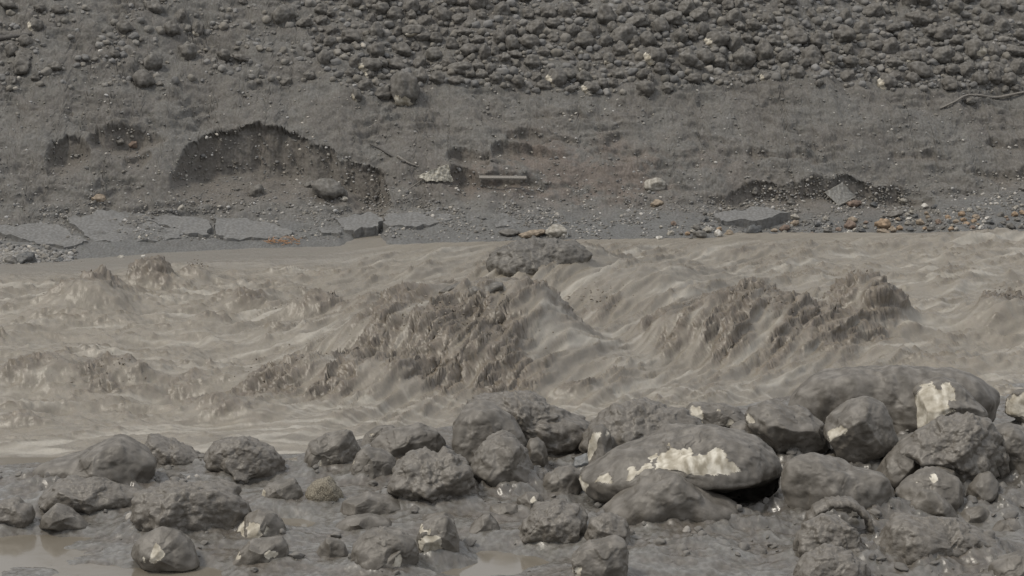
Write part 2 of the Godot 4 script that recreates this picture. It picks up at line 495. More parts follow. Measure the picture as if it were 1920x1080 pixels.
	for pass_ in 3:
		for tries in [2300, 7500, 20000][pass_]:
			var px := rng.randf_range(-60, 1980)
			var py := rng.randf_range(-30, 190)
			var w: float = [rng.randf_range(18, 34), rng.randf_range(11, 18), rng.randf_range(4, 11)][pass_]
			var dense := smoothstep(560, 660, px) * (1.0 - 0.65 * smoothstep(1280, 1480, px) * (1.0 - smoothstep(30, 65, py)))
			dense = maxf(dense, clampf(0.12 + n.get_noise_2d(px * 0.7, py * 2.6) * 1.3, 0, 0.8) * (0.12 if pass_ == 0 else (0.4 if pass_ == 1 else 1.0)))
			if py > lut(low, px) + rng.randfn() * 5.0 or rng.randf() > dense * clampf(0.95 + n.get_noise_2d(px * 0.5 + 900.0, py * 1.2) * 1.4, 0.2, 1.0): continue
			var ok := true
			var cx := int(px) / 24
			var cy := int(py) / 24
			for a in range(cx - 2, cx + 3):
				for b in range(cy - 2, cy + 3):
					for q in cell.get(Vector2i(a, b), []):
						if Vector2(q.x - px, (q.y - py) * 1.15).length() < (q.z + w * 0.5) * 0.86: ok = false
			if not ok: continue
			var s := Vector3(px, py, w * 0.5)
			var key := Vector2i(cx, cy)
			if not cell.has(key): cell[key] = []
			cell[key].append(s)
			(large if pass_ == 0 else small).append(s)
	large.sort_custom(func(a, b): return a.z > b.z)
	for i in large.size():
		var q: Vector3 = large[i]
		if i < 190: stone(q.x, q.y, q.z * 2.0 * rng.randf_range(0.9, 1.2), q.z * 2.0 * rng.randf_range(0.72, 1.05), rng.randi())
		else: small.append(q)
	scatter_stones("rubble", small, M.stone_v, "small mud-grey rubble between the larger stones of the far bank", 0.145, 0.06)
	# gravel along the shelf and specks over the slope
	var grav := []
	for k in 15000:
		var px := rng.randf_range(-80, 2000)
		var py: float
		if k < 9500: py = 405.0 + rng.randfn() * 24.0 - (px - 960) * 0.012
		elif k < 13500: py = rng.randf_range(120, 400)
		else: py = 375.0 + rng.randfn() * 40.0
		if py < 60 or py > 452: continue
		if n.get_noise_2d(px * 0.8, py * 1.5) < -0.12 and k < 13000: continue
		grav.append(Vector3(px, py, rng.randf_range(1.0, 2.6) * (1.5 if rng.randf() < 0.12 else 1.0)))
	scatter_stones("gravel", grav, M.stone_v, "fine grey gravel strewn over the far bank and its shelf", 0.13, 0.75)
	number_labels()
	var spit := []
	for k in 1500:
		var px := absf(rng.randfn()) * 62.0 - 20.0
		var py := 487.0 + rng.randfn() * 9.0 - px * 0.02
		if px > 145 or py > 502: continue
		spit.append(Vector3(px, py, rng.randf_range(1.5, 5.5)))
	scatter_stones("gravel", spit, M.stone_v, "pale grey gravel spit at the left edge of the far waterline", 0.16, 0.35)

func scatter_stones(called: String, list: Array, mat: Material, label: String, tone: float, pale: float) -> void:
	var mesh: Mesh = make_stone(140 + list.size() % 7, 1 if list.size() > 4000 else 2, 0.5)[0]
	var mm := MultiMesh.new()
	mm.transform_format = MultiMesh.TRANSFORM_3D
	mm.use_colors = true
	mm.mesh = mesh
	mm.instance_count = list.size()
	for i in list.size():
		var q: Vector3 = list[i]
		var p := on_bank_fast(q.x, q.y)
		var s := q.z * -p.z / focal * 1.1
		var b := Basis.from_euler(Vector3(rng.randf_range(-0.5, 0.5), rng.randf() * TAU, rng.randf_range(-0.5, 0.5))) * Basis.from_scale(Vector3(s * rng.randf_range(0.9, 1.3), s * rng.randf_range(0.7, 1.05), s))
		mm.set_instance_transform(i, Transform3D(b, p + Vector3(0, s * 0.3, 0.01)))
		var t := tone * rng.randf_range(0.75, 1.25)
		if rng.randf() < pale * 0.3: t = rng.randf_range(0.18, 0.36)
		var warm := rng.randf_range(0.03, 0.15)
		mm.set_instance_color(i, Color(t * (1.0 + warm * 0.6), t, t * (1.0 - warm)))
	var o := MultiMeshInstance3D.new()
	o.name = numbered(called)
	o.multimesh = mm
	o.material_override = mat
	add_child(o)
	tag(o, label, "gravel", "", "stuff")

func on_bank_fast(px: float, py: float) -> Vector3:
	var r := ray(px, py)
	r /= -r.z
	var lo := 66.0
	var d := 66.0
	while d < 92.0:
		var p := Vector3(0, CAM_H, 0) + r * d
		if p.y < bank_y(p.x, d): break
		lo = d
		d += 0.25
	for k in 4:
		var m := (lo + d) * 0.5
		var p := Vector3(0, CAM_H, 0) + r * m
		if p.y < bank_y(p.x, m): d = m
		else: lo = m
	return Vector3(0, CAM_H, 0) + r * d

# ------------------------------------------------------------------ cracked mud plates and debris on the shelf
func plate(pix: Array, label: String) -> void:
	var pts := PackedVector2Array()
	var n := noise(41, 1.6, 3)
	var low := 1e9
	for k in pix.size():
		var a := on_natural(pix[k][0], pix[k][1])
		var b := on_natural(pix[(k + 1) % pix.size()][0], pix[(k + 1) % pix.size()][1])
		for s in 7:
			var p := a.lerp(b, s / 7.0)
			var j := 0.0 if s == 0 else 1.0
			pts.append(Vector2(p.x + n.get_noise_2d(p.x, p.z) * 0.2 * j, p.z + n.get_noise_2d(p.z, p.x) * 0.25 * j))
			low = minf(low, natural(p.x, -p.z))
	var tri := Geometry2D.triangulate_polygon(pts)
	if tri.is_empty(): return
	var c := Vector2.ZERO
	for p in pts: c += p / pts.size()
	var tilt := rng.randf_range(-0.02, 0.02)
	var top := func(p: Vector2) -> float: return natural(p.x, -p.y) + (p.x - c.x) * tilt + 0.05
	# finer top: a grid of points inside, kept by clipping the grid cells against the outline
	var st := SurfaceTool.new()
	st.begin(Mesh.PRIMITIVE_TRIANGLES)
	st.set_smooth_group(0)
	var nn := noise(43, 1.2, 4)
	var box := Rect2(pts[0], Vector2.ZERO)
	for p in pts: box = box.expand(p)
	var step := 0.16
	var gx := box.position.x
	while gx < box.end.x:
		var gy := box.position.y
		while gy < box.end.y:
			var cell := PackedVector2Array([Vector2(gx, gy), Vector2(gx + step, gy), Vector2(gx + step, gy + step), Vector2(gx, gy + step)])
			for part in Geometry2D.intersect_polygons(pts, cell):
				var t := Geometry2D.triangulate_polygon(part)
				for q in range(0, t.size(), 3):
					var tv := []
					for w in 3:
						var p2: Vector2 = part[t[q + w]]
						tv.append(Vector3(p2.x, top.call(p2) + nn.get_noise_2d(p2.x, p2.y) * 0.09, p2.y))
					if (tv[1] - tv[0]).cross(tv[2] - tv[0]).y > 0: tv = [tv[0], tv[2], tv[1]]
					for w in tv: st.add_vertex(w - Vector3(c.x, low, c.y))
			gy += step
		gx += step
	st.set_smooth_group(-1)
	for k in pts.size():
		var a := pts[k]
		var b := pts[(k + 1) % pts.size()]
		var ya: float = top.call(a) + nn.get_noise_2d(a.x, a.y) * 0.09
		var yb: float = top.call(b) + nn.get_noise_2d(b.x, b.y) * 0.09
		var va := Vector3(a.x, ya, a.y) - Vector3(c.x, low, c.y)
		var vb := Vector3(b.x, yb, b.y) - Vector3(c.x, low, c.y)
		var da := Vector3(0, -0.42, 0)
		var q := [va, vb, vb + da, va, vb + da, va + da]
		for w in q: st.add_vertex(w)
	st.index()
	st.generate_normals()
	var o := put_mesh("mud_plate", st.commit(), M.plate)
	o.position = Vector3(c.x, low, c.y)
	tag(o, label, "mud plate", "dried mud plates along the far waterline")

func tube(points: Array, radii: Array, sides := 8) -> ArrayMesh:
	var v := PackedVector3Array()
	var f := PackedInt32Array()
	for i in points.size():
		var a: Vector3 = points[maxi(i - 1, 0)]
		var b: Vector3 = points[mini(i + 1, points.size() - 1)]
		var t := (b - a).normalized()
		var side := t.cross(Vector3(0.1, 0.3, 0.95)).normalized()
		var up := side.cross(t)
		for k in sides:
			var an := TAU * k / sides
			v.append(points[i] + (side * cos(an) + up * sin(an)) * radii[i])
	for i in points.size() - 1:
		for k in sides:
			var a := i * sides + k
			var b := i * sides + (k + 1) % sides
			f.append_array(PackedInt32Array([a, a + sides, b, b, a + sides, b + sides]))
	for e in [0, points.size() - 1]:
		var c := v.size()
		v.append(points[e])
		for k in sides:
			var a: int = e * sides + k
			var b: int = e * sides + (k + 1) % sides
			f.append_array(PackedInt32Array([c, a, b] if e == 0 else [c, b, a]))
	return commit(v, f)

func branch(called: String, pix: Array, lift: float, r0: float, r1: float, mat: Material, label: String) -> void:
	var pts := []
	var rad := []
	var o0 := on_bank_fast(pix[0][0], pix[0][1])
	var curve := Curve3D.new()
	for i in pix.size():
		var p := on_bank_fast(pix[i][0], pix[i][1]) + Vector3(0, lift, 0) - o0
		curve.add_point(p)
	for i in pix.size():
		var a := curve.get_point_position(maxi(i - 1, 0))
		var b := curve.get_point_position(mini(i + 1, pix.size() - 1))
		curve.set_point_in(i, (a - b) * 0.17)
		curve.set_point_out(i, (b - a) * 0.17)
	var len_ := curve.get_baked_length()
	var n := noise(55, 2.0, 2)
	for k in 25:
		var t := k / 24.0
		pts.append(curve.sample_baked(len_ * t, true))
		rad.append(lerpf(r0, r1, t) * (1.0 + n.get_noise_1d(t * 9.0) * 0.35))
	var o := put_mesh(called, tube(pts, rad), mat)
	o.position = o0
	tag(o, label, "driftwood")

func cloth(called: String, pix: Array, mat: Material, thick: float, fold: float, label: String, category: String) -> void:
	# a crumpled quad: four corners given as photograph position and lift above the slope
	var c := []
	for q in pix: c.append(on_bank_fast(q[0], q[1]) + Vector3(0, q[2], q[3]))
	var v := PackedVector3Array()
	var f := PackedInt32Array()
	var n := noise(61, 1.3, 4, FastNoiseLite.TYPE_SIMPLEX_SMOOTH, FastNoiseLite.FRACTAL_RIDGED)
	var nx := 26
	var ny := 16
	for side in 2:
		for j in ny:
			for i in nx:
				var u := i / float(nx - 1)
				var w := j / float(ny - 1)
				var p: Vector3 = c[0].lerp(c[1], u).lerp(c[3].lerp(c[2], u), w)
				var k := n.get_noise_2d(u * 2.6 + 3.0, w * 1.1)
				p += Vector3(k * 0.3, k, k * 0.8) * fold
				p.y -= side * thick
				v.append(p - c[0])
	var s := nx * ny
	for j in ny - 1:
		for i in nx - 1:
			var a := j * nx + i
			f.append_array(PackedInt32Array([a, a + 1, a + nx, a + 1, a + nx + 1, a + nx]))
			f.append_array(PackedInt32Array([s + a, s + a + nx, s + a + 1, s + a + 1, s + a + nx, s + a + nx + 1]))
	for i in nx - 1:
		for e in [0, (ny - 1) * nx]:
			f.append_array(PackedInt32Array([e + i, s + e + i, e + i + 1, e + i + 1, s + e + i, s + e + i + 1]))
	for j in ny - 1:
		for e in [0, nx - 1]:
			f.append_array(PackedInt32Array([e + j * nx, e + (j + 1) * nx, s + e + j * nx, s + e + j * nx, e + (j + 1) * nx, s + e + (j + 1) * nx]))
	var o := put_mesh(called, commit(v, f), mat)
	o.position = c[0]
	tag(o, label, category)

func build_debris() -> void:
	plate([[-40, 428], [40, 424], [75, 415], [110, 428], [165, 455], [120, 466], [40, 452]], "leftmost cracked grey mud plate, above the gravel spit")
	plate([[128, 412], [200, 402], [245, 404], [345, 438], [340, 448], [300, 455], [210, 460], [170, 450]], "broad grey mud plate second from the left, split by a diagonal crack")
	plate([[242, 398], [300, 397], [380, 410], [392, 424], [392, 442], [352, 441], [310, 424]], "narrow mud plate behind the broad second one")
	plate([[404, 412], [450, 412], [520, 425], [548, 436], [540, 444], [490, 450], [420, 450], [404, 436]], "pointed mud plate above the dry orange reeds")
	plate([[526, 405], [588, 408], [590, 424], [532, 421]], "small square mud plate right of the pointed one")
	plate([[598, 428], [640, 430], [638, 444], [606, 442]], "smallest mud plate close to the water")
	plate([[630, 410], [700, 403], [718, 414], [708, 426], [664, 436], [636, 426]], "undercut mud plate with a ragged right end")
	plate([[723, 406], [800, 400], [872, 406], [836, 416], [782, 427], [727, 426]], "long mud plate tapering to the right, below the cloth scrap")
	plate([[905, 412], [960, 402], [1005, 410], [1000, 425], [930, 430]], "dull mud plate sunk in gravel behind the flat buff rock")
	plate([[1338, 402], [1430, 390], [1482, 402], [1420, 416], [1352, 416]], "mud plate behind the slate boulder")
	branch("driftwood_log", [[-14, 78], [20, 74], [60, 68]], 0.08, 0.11, 0.07, M.darkwood, "dark wet log at the left edge of the upper bank")
	branch("curved_branch", [[1762, 209], [1790, 196], [1812, 184], [1838, 184], [1868, 188], [1920, 178], [1990, 168]], 0.10, 0.03, 0.06, M.wood, "thin curved branch on the slope at the right edge")
	branch("curved_branch", [[1770, 205], [1800, 192], [1830, 182], [1835, 172]], 0.05, 0.02, 0.03, M.darkwood, "short dark twig crossing the thin curved branch")
	branch("broken_branch", [[694, 274], [712, 282], [735, 296], [760, 308]], 0.07, 0.03, 0.05, M.darkwood, "dark broken branch up and left of the cloth scrap")
	branch("broken_branch", [[745, 298], [765, 310], [786, 317]], 0.09, 0.05, 0.02, M.wood, "pale splintered branch left above the cloth scrap")
	branch("fallen_twig", [[728, 385], [752, 366], [790, 340]], 0.03, 0.015, 0.02, M.wood, "slanting twig below and left of the cloth scrap")
	cloth("cloth_scrap", [[782, 336, 0.10, 0.1], [840, 318, 0.22, 0.25], [850, 343, 0.10, 0.3], [800, 340, 0.04, 0.2]], M.cloth, 0.012, 0.06, "crumpled pale cloth scrap hanging from the cut bank", "cloth")
	cloth("tilted_sheet", [[1545, 368, 0.15, 0.1], [1578, 358, 0.30, 0.1], [1604, 374, 0.10, 0.1], [1572, 386, 0.02, 0.1]], M.sheet, 0.03, 0.03, "grey lozenge-shaped sheet tilted against the right-hand scarp", "sheet")
	# the half-buried plank
	var a := on_bank_fast(900, 342)
	var b := on_bank_fast(1000, 342)
	var plank := BoxMesh.new()
	plank.size = Vector3(1.55, 0.05, 0.2)
	plank.subdivide_width = 8
	var o := put_mesh("plank", plank, M.wood)
	o.position = a + Vector3(0.75, 0.2, 0.25)
	o.rotation = Vector3(0.25, 0.05, -0.02)
	tag(o, "straight grey plank sticking out level beside the dark notch", "plank")
	# dry reeds washed up
	var st := SurfaceTool.new()
	st.begin(Mesh.PRIMITIVE_TRIANGLES)
	var o0 := on_bank_fast(540, 457)
	for k in 60:
		var p := on_bank_fast(rng.randf_range(502, 562), 457 + rng.randfn() * 2.5) - o0 + Vector3(0, rng.randf_range(0.02, 0.1), 0)
		var dir := Vector3(rng.randf_range(-1, 1), rng.randf_range(-0.15, 0.35), rng.randf_range(-0.6, 0.6)).normalized() * rng.randf_range(0.08, 0.28)
		st.append_from(tube([p, p + dir * 0.5 + Vector3(0, 0.015, 0), p + dir], [0.008, 0.007, 0.003], 4), 0, Transform3D())
	var reeds := put_mesh("dry_reeds", st.commit(), M.reed)
	reeds.position = o0
	tag(reeds, "tangle of dry orange reeds stranded below the pointed mud plate", "reeds", "", "stuff")

# ------------------------------------------------------------------ the river
const WX0 := -18.0
const WDX := 0.035
const WNX := 1029
const WD0 := 46.5
const WDD := 0.058
const WND := 465
const CS := 0.25
var cw := 0
var chn := 0
var coarse_h := PackedFloat32Array()
var coarse_t := PackedFloat32Array()

# crest position in the photograph, height, half width, steepness towards and away from the camera, turn
var waves := [
	[1040, 480, 1.25, 1.9, 1.8, 2.6, 0.0], [885, 538, 1.8, 1.9, 1.5, 2.4, 0.35], [775, 592, 1.4, 1.6, 1.0, 2.2, 0.35], [985, 560, 1.55, 1.2, 1.5, 2.2, 0.2], [700, 650, 0.7, 1.3, 0.8, 1.6, 0.2], [1190, 515, 1.0, 2.0, 2.0, 2.6, 0.0], [880, 650, 0.9, 1.6, 0.7, 1.5, 0.15],
	[1405, 560, 1.3, 1.9, 1.1, 2.2, -0.1], [1620, 528, 1.4, 0.85, 0.7, 1.4, 0.0], [1520, 590, 0.8, 1.2, 0.7, 1.5, 0.0], [1885, 562, 0.9, 0.9, 0.6, 1.8, 0.0], [1300, 610, 0.8, 1.0, 0.7, 1.6, 0.3],
	[160, 522, 0.95, 0.8, 0.7, 1.3, 0.0], [285, 511, 0.5, 0.5, 0.4, 0.9, 0.0], [366, 504, 0.4, 0.4, 0.3, 0.7, 0.0], [480, 551, 0.42, 0.7, 0.35, 0.9, -0.1], [590, 568, 0.48, 0.8, 0.35, 0.9, -0.1], [690, 582, 0.5, 0.6, 0.4, 0.9, 0.0],
	[390, 602, 0.25, 0.7, 0.25, 0.7, 0.0], [510, 616, 0.3, 0.5, 0.25, 0.7, 0.0], [90, 692, 0.55, 1.1, 0.45, 1.2, 0.0], [235, 690, 0.55, 0.7, 0.4, 1.0, 0.0], [560, 690, 0.62, 1.7, 0.55, 1.2, 0.1], [390, 754, 0.3, 0.5, 0.25, 0.6, 0.0],
	[460, 768, 0.25, 0.8, 0.25, 0.6, 0.0], [50, 778, 0.3, 0.9, 0.3, 0.7, 0.15], [700, 690, 0.7, 0.9, 0.5, 1.0, 0.0], [1060, 722, 0.3, 0.8, 0.25, 0.8, 0.1], [1420, 466, 0.2, 1.2, 0.25, 0.8, 0.0], [1245, 738, 0.2, 0.4, 0.2, 0.5, 0.0], [1760, 605, 0.3, 1.3, 0.4, 1.2, 0.1], [30, 560, 0.3, 1.2, 0.5, 1.0, 0.1],
]
# churned water: position in the photograph, height there, half width and half depth in metres, strength
var churn := [
	[165, 530, 0.6, 1.05, 1.3, 1.0], [285, 515, 0.4, 0.65, 0.8, 0.9], [366, 508, 0.3, 0.5, 0.7, 0.8], [480, 558, 0.3, 0.7, 0.6, 0.7], [595, 574, 0.35, 0.9, 0.7, 0.75], [690, 590, 0.4, 0.6, 0.8, 0.8], [390, 604, 0.15, 0.7, 0.4, 0.5], [505, 620, 0.2, 0.6, 0.6, 0.6],
	[60, 700, 0.35, 1.0, 0.9, 0.75], [215, 705, 0.35, 0.9, 1.0, 0.85], [340, 722, 0.2, 0.8, 0.8, 0.5], [545, 720, 0.35, 2.0, 1.1, 0.75], [390, 757, 0.2, 0.5, 0.5, 0.8], [460, 775, 0.15, 0.9, 0.4, 0.6], [50, 782, 0.2, 1.0, 0.4, 0.6],
	[760, 620, 0.8, 1.2, 1.5, 0.85], [850, 650, 0.8, 2.1, 2.2, 1.0], [900, 600, 1.2, 1.7, 1.2, 0.75], [720, 690, 0.5, 1.3, 1.1, 0.95], [930, 690, 0.6, 1.2, 1.0, 1.0], [1020, 590, 1.0, 0.9, 1.7, 0.85], [1130, 560, 0.8, 0.9, 0.9, 0.65], [1060, 725, 0.2, 0.9, 0.5, 0.6], [880, 530, 1.5, 1.3, 1.5, 0.55],
	[1320, 615, 0.7, 1.5, 1.4, 1.0], [1430, 590, 0.9, 1.8, 1.5, 1.0], [1540, 612, 0.6, 1.5, 1.2, 1.0], [1460, 640, 0.5, 2.0, 1.0, 0.85], [1620, 560, 0.9, 0.95, 1.2, 1.15], [1400, 660, 0.35, 2.0, 1.0, 0.65], [1240, 640, 0.4, 0.9, 1.0, 0.5], [1885, 570, 0.6, 0.7, 0.8, 0.9], [1420, 470, 0.1, 1.5, 0.5, 0.5], [1310, 475, 0.1, 0.8, 0.5, 0.5], [1245, 740, 0.1, 0.4, 0.3, 0.5],
]

func coarse(grid: PackedFloat32Array, x: float, d: float) -> float:
	var fx := clampf((x - WX0) / CS, 0, cw - 1.001)
	var fd := clampf((d - WD0) / CS, 0, chn - 1.001)
	var i := int(fx)
	var j := int(fd)
	var k := j * cw + i
	return lerpf(lerpf(grid[k], grid[k + 1], fx - i), lerpf(grid[k + cw], grid[k + cw + 1], fx - i), fd - j)

func build_river() -> void:
	cw = int((WNX * WDX) / CS) + 3
	chn = int((WND * WDD) / CS) + 3
	coarse_h.resize(cw * chn)
	coarse_t.resize(cw * chn)
	var wv := []
	for q in waves:
		var p := on_plane(q[0], q[1], q[2])
		wv.append([p.x, -p.z, q[2], q[3], q[4], q[5], q[6]])
	var ch := []
	for q in churn:
		var p := on_plane(q[0], q[1], q[2])
		ch.append([p.x, -p.z, q[3], q[4], q[5]])
	for j in chn:
		for i in cw:
			var x := WX0 + i * CS
			var d := WD0 + j * CS
			var s := 0.0
			for w in wv:
				var dx: float = x - w[0]
				var dd: float = d - w[1] + dx * w[6]
				var u: float = dx / w[3]
				var v: float = dd / (w[4] if dd < 0 else w[5])
				var e := u * u + v * v
				if e < 12.0:
					var hh: float = w[2] * exp(-0.5 * e)
					s += hh * hh * hh
			coarse_h[j * cw + i] = pow(s, 1.0 / 3.0) if s > 0.0 else 0.0
			var t := 0.0
			for c in ch:
				var u: float = (x - c[0]) / c[2]
				var v: float = (d - c[1]) / c[3]
				var e := u * u + v * v
				if e < 9.0: t = maxf(t, c[4] * exp(-pow(e, 1.3) * 0.75))
			coarse_t[j * cw + i] = t
	var n_swell := noise(71, 0.22, 3)
	var n_flow := noise(72, 0.5, 4)
	var n_rip := noise(73, 1.3, 4)
	var n_chop := noise(79, 0.55, 4, FastNoiseLite.TYPE_SIMPLEX_SMOOTH, FastNoiseLite.FRACTAL_RIDGED)
	var n_r1 := noise(74, 0.8, 4, FastNoiseLite.TYPE_SIMPLEX_SMOOTH, FastNoiseLite.FRACTAL_RIDGED)
	var n_r2 := noise(75, 2.6, 4)
	n_r2.fractal_gain = 0.65
	var n_r4 := noise(93, 5.0, 3)
	n_r4.fractal_gain = 0.7
	var n_r3 := noise(76, 1.8, 4)
	n_r3.fractal_gain = 0.6
	var n_l1 := lumps(86, 3.6)
	var n_l2 := lumps(87, 8.0)
	var n_l3 := lumps(92, 5.2)
	var n_foam := noise(77, 0.55, 5)
	var n_edge := noise(78, 0.8, 4)
	var n_mark := noise(90, 1.5, 3, FastNoiseLite.TYPE_SIMPLEX_SMOOTH, FastNoiseLite.FRACTAL_RIDGED)
	var bend := PackedVector2Array([Vector2(-19, -2.0), Vector2(-7, 0), Vector2(-5, 0.8), Vector2(-3, 2.8), Vector2(7.5, 15.5), Vector2(9.5, 17.0), Vector2(18, 20.5)])
	var drift := PackedFloat32Array()
	for i in WNX: drift.append(lut(bend, WX0 + i * WDX))
	var n_line := noise(80, 1.0, 4)
	var verts := PackedVector3Array()
	verts.resize(WNX * WND)
	var cols := PackedColorArray()
	cols.resize(WNX * WND)
	var sheet := Color(0.184, 0.164, 0.133)
	var churned := Color(0.134, 0.114, 0.090)
	var foam := Color(0.29, 0.27, 0.232)
	var silt := Color(0.155, 0.143, 0.125)
	for j in WND:
		var d := WD0 + j * WDD
		for i in WNX:
			var x := WX0 + i * WDX
			var t := coarse(coarse_t, x, d)
			var off := shore_d(x) - d
			var calm := smoothstep(0.0, 2.5, off)
			var still := (1.0 - smoothstep(1.2, 4.0, off)) * (1.0 - smoothstep(-7.0, -2.5, x))
			calm *= 1.0 - 0.9 * still
			var near := 1.0 - smoothstep(49.5, 52.5, d - x * 0.12)   # slack water under the near shore
			var fd := (d - drift[i]) * 0.85     # lines of flow: level at the left, sweeping up to the right over the waves
			t = t * (1.0 + n_edge.get_noise_2d(x * 0.7, fd) * 1.15)
			t = smoothstep(0.12, 0.75, t) * clampf(t * 1.25, 0.0, 1.15)
			var flow := n_flow.get_noise_2d(x * 0.5, fd * 1.1)
			var y := coarse(coarse_h, x, d)
			y += n_swell.get_noise_2d(x * 0.6, fd) * 0.24 * calm * (1.0 - 0.6 * near)
			y += flow * 0.20 * calm * (1.0 - 0.6 * near)
			var chop := n_chop.get_noise_2d(x * 0.6, fd * 1.3)
			var crest := maxf(0.0, chop - 0.1)
			y += crest * 0.19 * calm * (1.0 - 0.75 * near)
			var mk := n_mark.get_noise_2d(x * 0.5, fd * 1.3)
			var brow := smoothstep(0.45, 0.75, mk) * clampf(0.3 + flow * 2.4, 0.0, 1.0) * (1.0 - 0.5 * near)
			y += brow * 0.075 * calm
			var small := n_rip.get_noise_2d(x * 0.7, fd * 1.5)
			y += small * (0.015 + 0.075 * calm * (1.0 - 0.6 * near))
			var out := Vector3.ZERO
			var grain := 0.0
			if t > 0.04:
				# the churned skin breaks up outwards from the wave face
				var gx := (coarse(coarse_h, x + 0.3, d) - coarse(coarse_h, x - 0.3, d)) / 0.6
				var gd := (coarse(coarse_h, x, d + 0.3) - coarse(coarse_h, x, d - 0.3)) / 0.6
				var nrm := Vector3(-gx, 1.0, gd).normalized()
				var at := Vector3(x * 0.6, y * 1.1, fd * 1.0)   # drawn out along the flow
				var long_ := Vector3(at.x * 0.7, at.y, at.z * 1.1)
				var r1 := n_r1.get_noise_3dv(at)
				var r2 := n_r2.get_noise_3dv(long_)
				var l1 := -0.5 - n_l1.get_noise_3dv(long_ + Vector3(r2, r1, r2) * 0.16)
				var l2 := -0.5 - n_l2.get_noise_3dv(at + Vector3(r1, r2, r1) * 0.10)
				var l3 := -0.5 - n_l3.get_noise_3dv(Vector3(at.x * 0.85, at.y, at.z) + Vector3(r2, r1, r2) * 0.1)
				var r4 := n_r4.get_noise_3dv(Vector3(at.x * 1.3, at.y, at.z * 1.2))
				out = nrm * t * (r1 * 0.15 + r2 * 0.15 + l1 * 0.09 + l3 * 0.05 + l2 * 0.09 + r4 * 0.09)
				grain = n_r3.get_noise_3dv(long_ * 2.6 + Vector3(0, 0, 300))
				out += Vector3(n_r3.get_noise_3dv(at), 0, n_r3.get_noise_3dv(at + Vector3(70, 0, 0))) * 0.12 * t
			var c := sheet.lerp(churned, clampf(t * 1.05 + small * 0.45 * calm + crest * 0.35 + brow * 0.7 - 0.05, 0.0, 1.0))
			var fm := n_foam.get_noise_2d(x * 0.4 + 9.0, lerpf(fd, d, near) * 1.9)
			var ln := n_line.get_noise_2d(x * 0.35, lerpf(fd, d, near) * 3.0)
			c = c.lerp(foam, clampf((fm - 0.16 + near * 0.10 + ln * 0.55) * 1.8, 0.0, 0.7) * clampf(1.0 - t * 1.3, 0.0, 1.0) * (0.1 + 0.9 * calm))
			c = c * (1.0 + grain * 0.55 * minf(t, 1.0) + small * 0.15 + ln * (0.12 + 0.25 * near))
			c = c.lerp(silt, still * 0.85)
			c.a = 1.0
			var k := j * WNX + i
			verts[k] = Vector3(x, y, -d) + out
			cols[k] = c
	var o := put_mesh("river_water", commit(verts, grid_indices(WNX, WND), cols), M.water)
	tag(o, "churning beige-brown mud-laden river water", "", "", "structure")
	# flung clots of muddy water over the breaking crests
	var bursts := [
		[160, 515, 0.75, 0.75, 0.5, 480, "muddy spray burst at the left below the gravel spit"], [285, 508, 0.45, 0.45, 0.35, 260, "small muddy spray burst right of the leftmost one"], [367, 503, 0.35, 0.36, 0.3, 150, "smallest muddy spray burst, third from the left"],
		[1618, 535, 1.1, 0.8, 0.6, 800, "large round muddy spray burst on the right-hand wave"], [1400, 590, 0.9, 1.6, 0.8, 700, "low ragged muddy spray across the wave left of the round burst"], [1885, 560, 0.8, 0.6, 0.5, 300, "muddy spray at the right edge of the river"], [850, 660, 0.6, 1.9, 1.1, 1300, "broad muddy spray tumbling down the central wave"], [1120, 545, 0.9, 0.9, 0.6, 300, "muddy spray right of the central wave crest"], [560, 700, 0.5, 1.7, 0.6, 420, "muddy spray along the low wave left of the central wave"], [190, 700, 0.45, 1.3, 0.5, 350, "muddy spray along the near wave at the left"], [580, 568, 0.4, 1.2, 0.3, 260, "muddy spray line leading left from the central wave"],
	]
	var blob: Mesh = make_stone(171, 1, 0.2)[0]
	for q in bursts:
		var p := on_plane(q[0], q[1], q[2])
		var mm := MultiMesh.new()
		mm.transform_format = MultiMesh.TRANSFORM_3D
		mm.use_colors = true
		mm.mesh = blob
		mm.instance_count = int(q[5] * 0.4)
		for k in int(q[5] * 0.4):
			var u := rng.randfn() * 0.55
			var w := rng.randfn() * 0.55
			var x: float = p.x + u * q[3]
			var d: float = -p.z + w * q[4]
			var y := coarse(coarse_h, x, d) + absf(rng.randfn()) * 0.16 * exp(-u * u) + rng.randf_range(-0.05, 0.12)
			var s := 0.006 + pow(rng.randf(), 4.0) * 0.022
			var b := Basis.from_euler(Vector3(rng.randf() * TAU, rng.randf() * TAU, rng.randf() * TAU)) * Basis.from_scale(Vector3(s * rng.randf_range(1.0, 2.4), s, s * 0.8))
			mm.set_instance_transform(k, Transform3D(b, Vector3(x, y, -d)))
			var tn := rng.randf_range(0.9, 1.4)
			mm.set_instance_color(k, Color(0.132 * tn, 0.111 * tn, 0.087 * tn))
		var so := MultiMeshInstance3D.new()
		so.name = numbered("muddy_spray")
		so.multimesh = mm
		so.material_override = M.drops
		add_child(so)
		tag(so, q[6], "spray", "muddy spray on the breaking waves", "stuff")

# ------------------------------------------------------------------ foreground boulders
var humps := []           # mud banked up under boulders: x, d, height, half width, half depth
const GX0 := -12.4
const GDX := 0.031
const GNX := 800
const GD0 := 34.5
const GDD := 0.05
const GND := 400

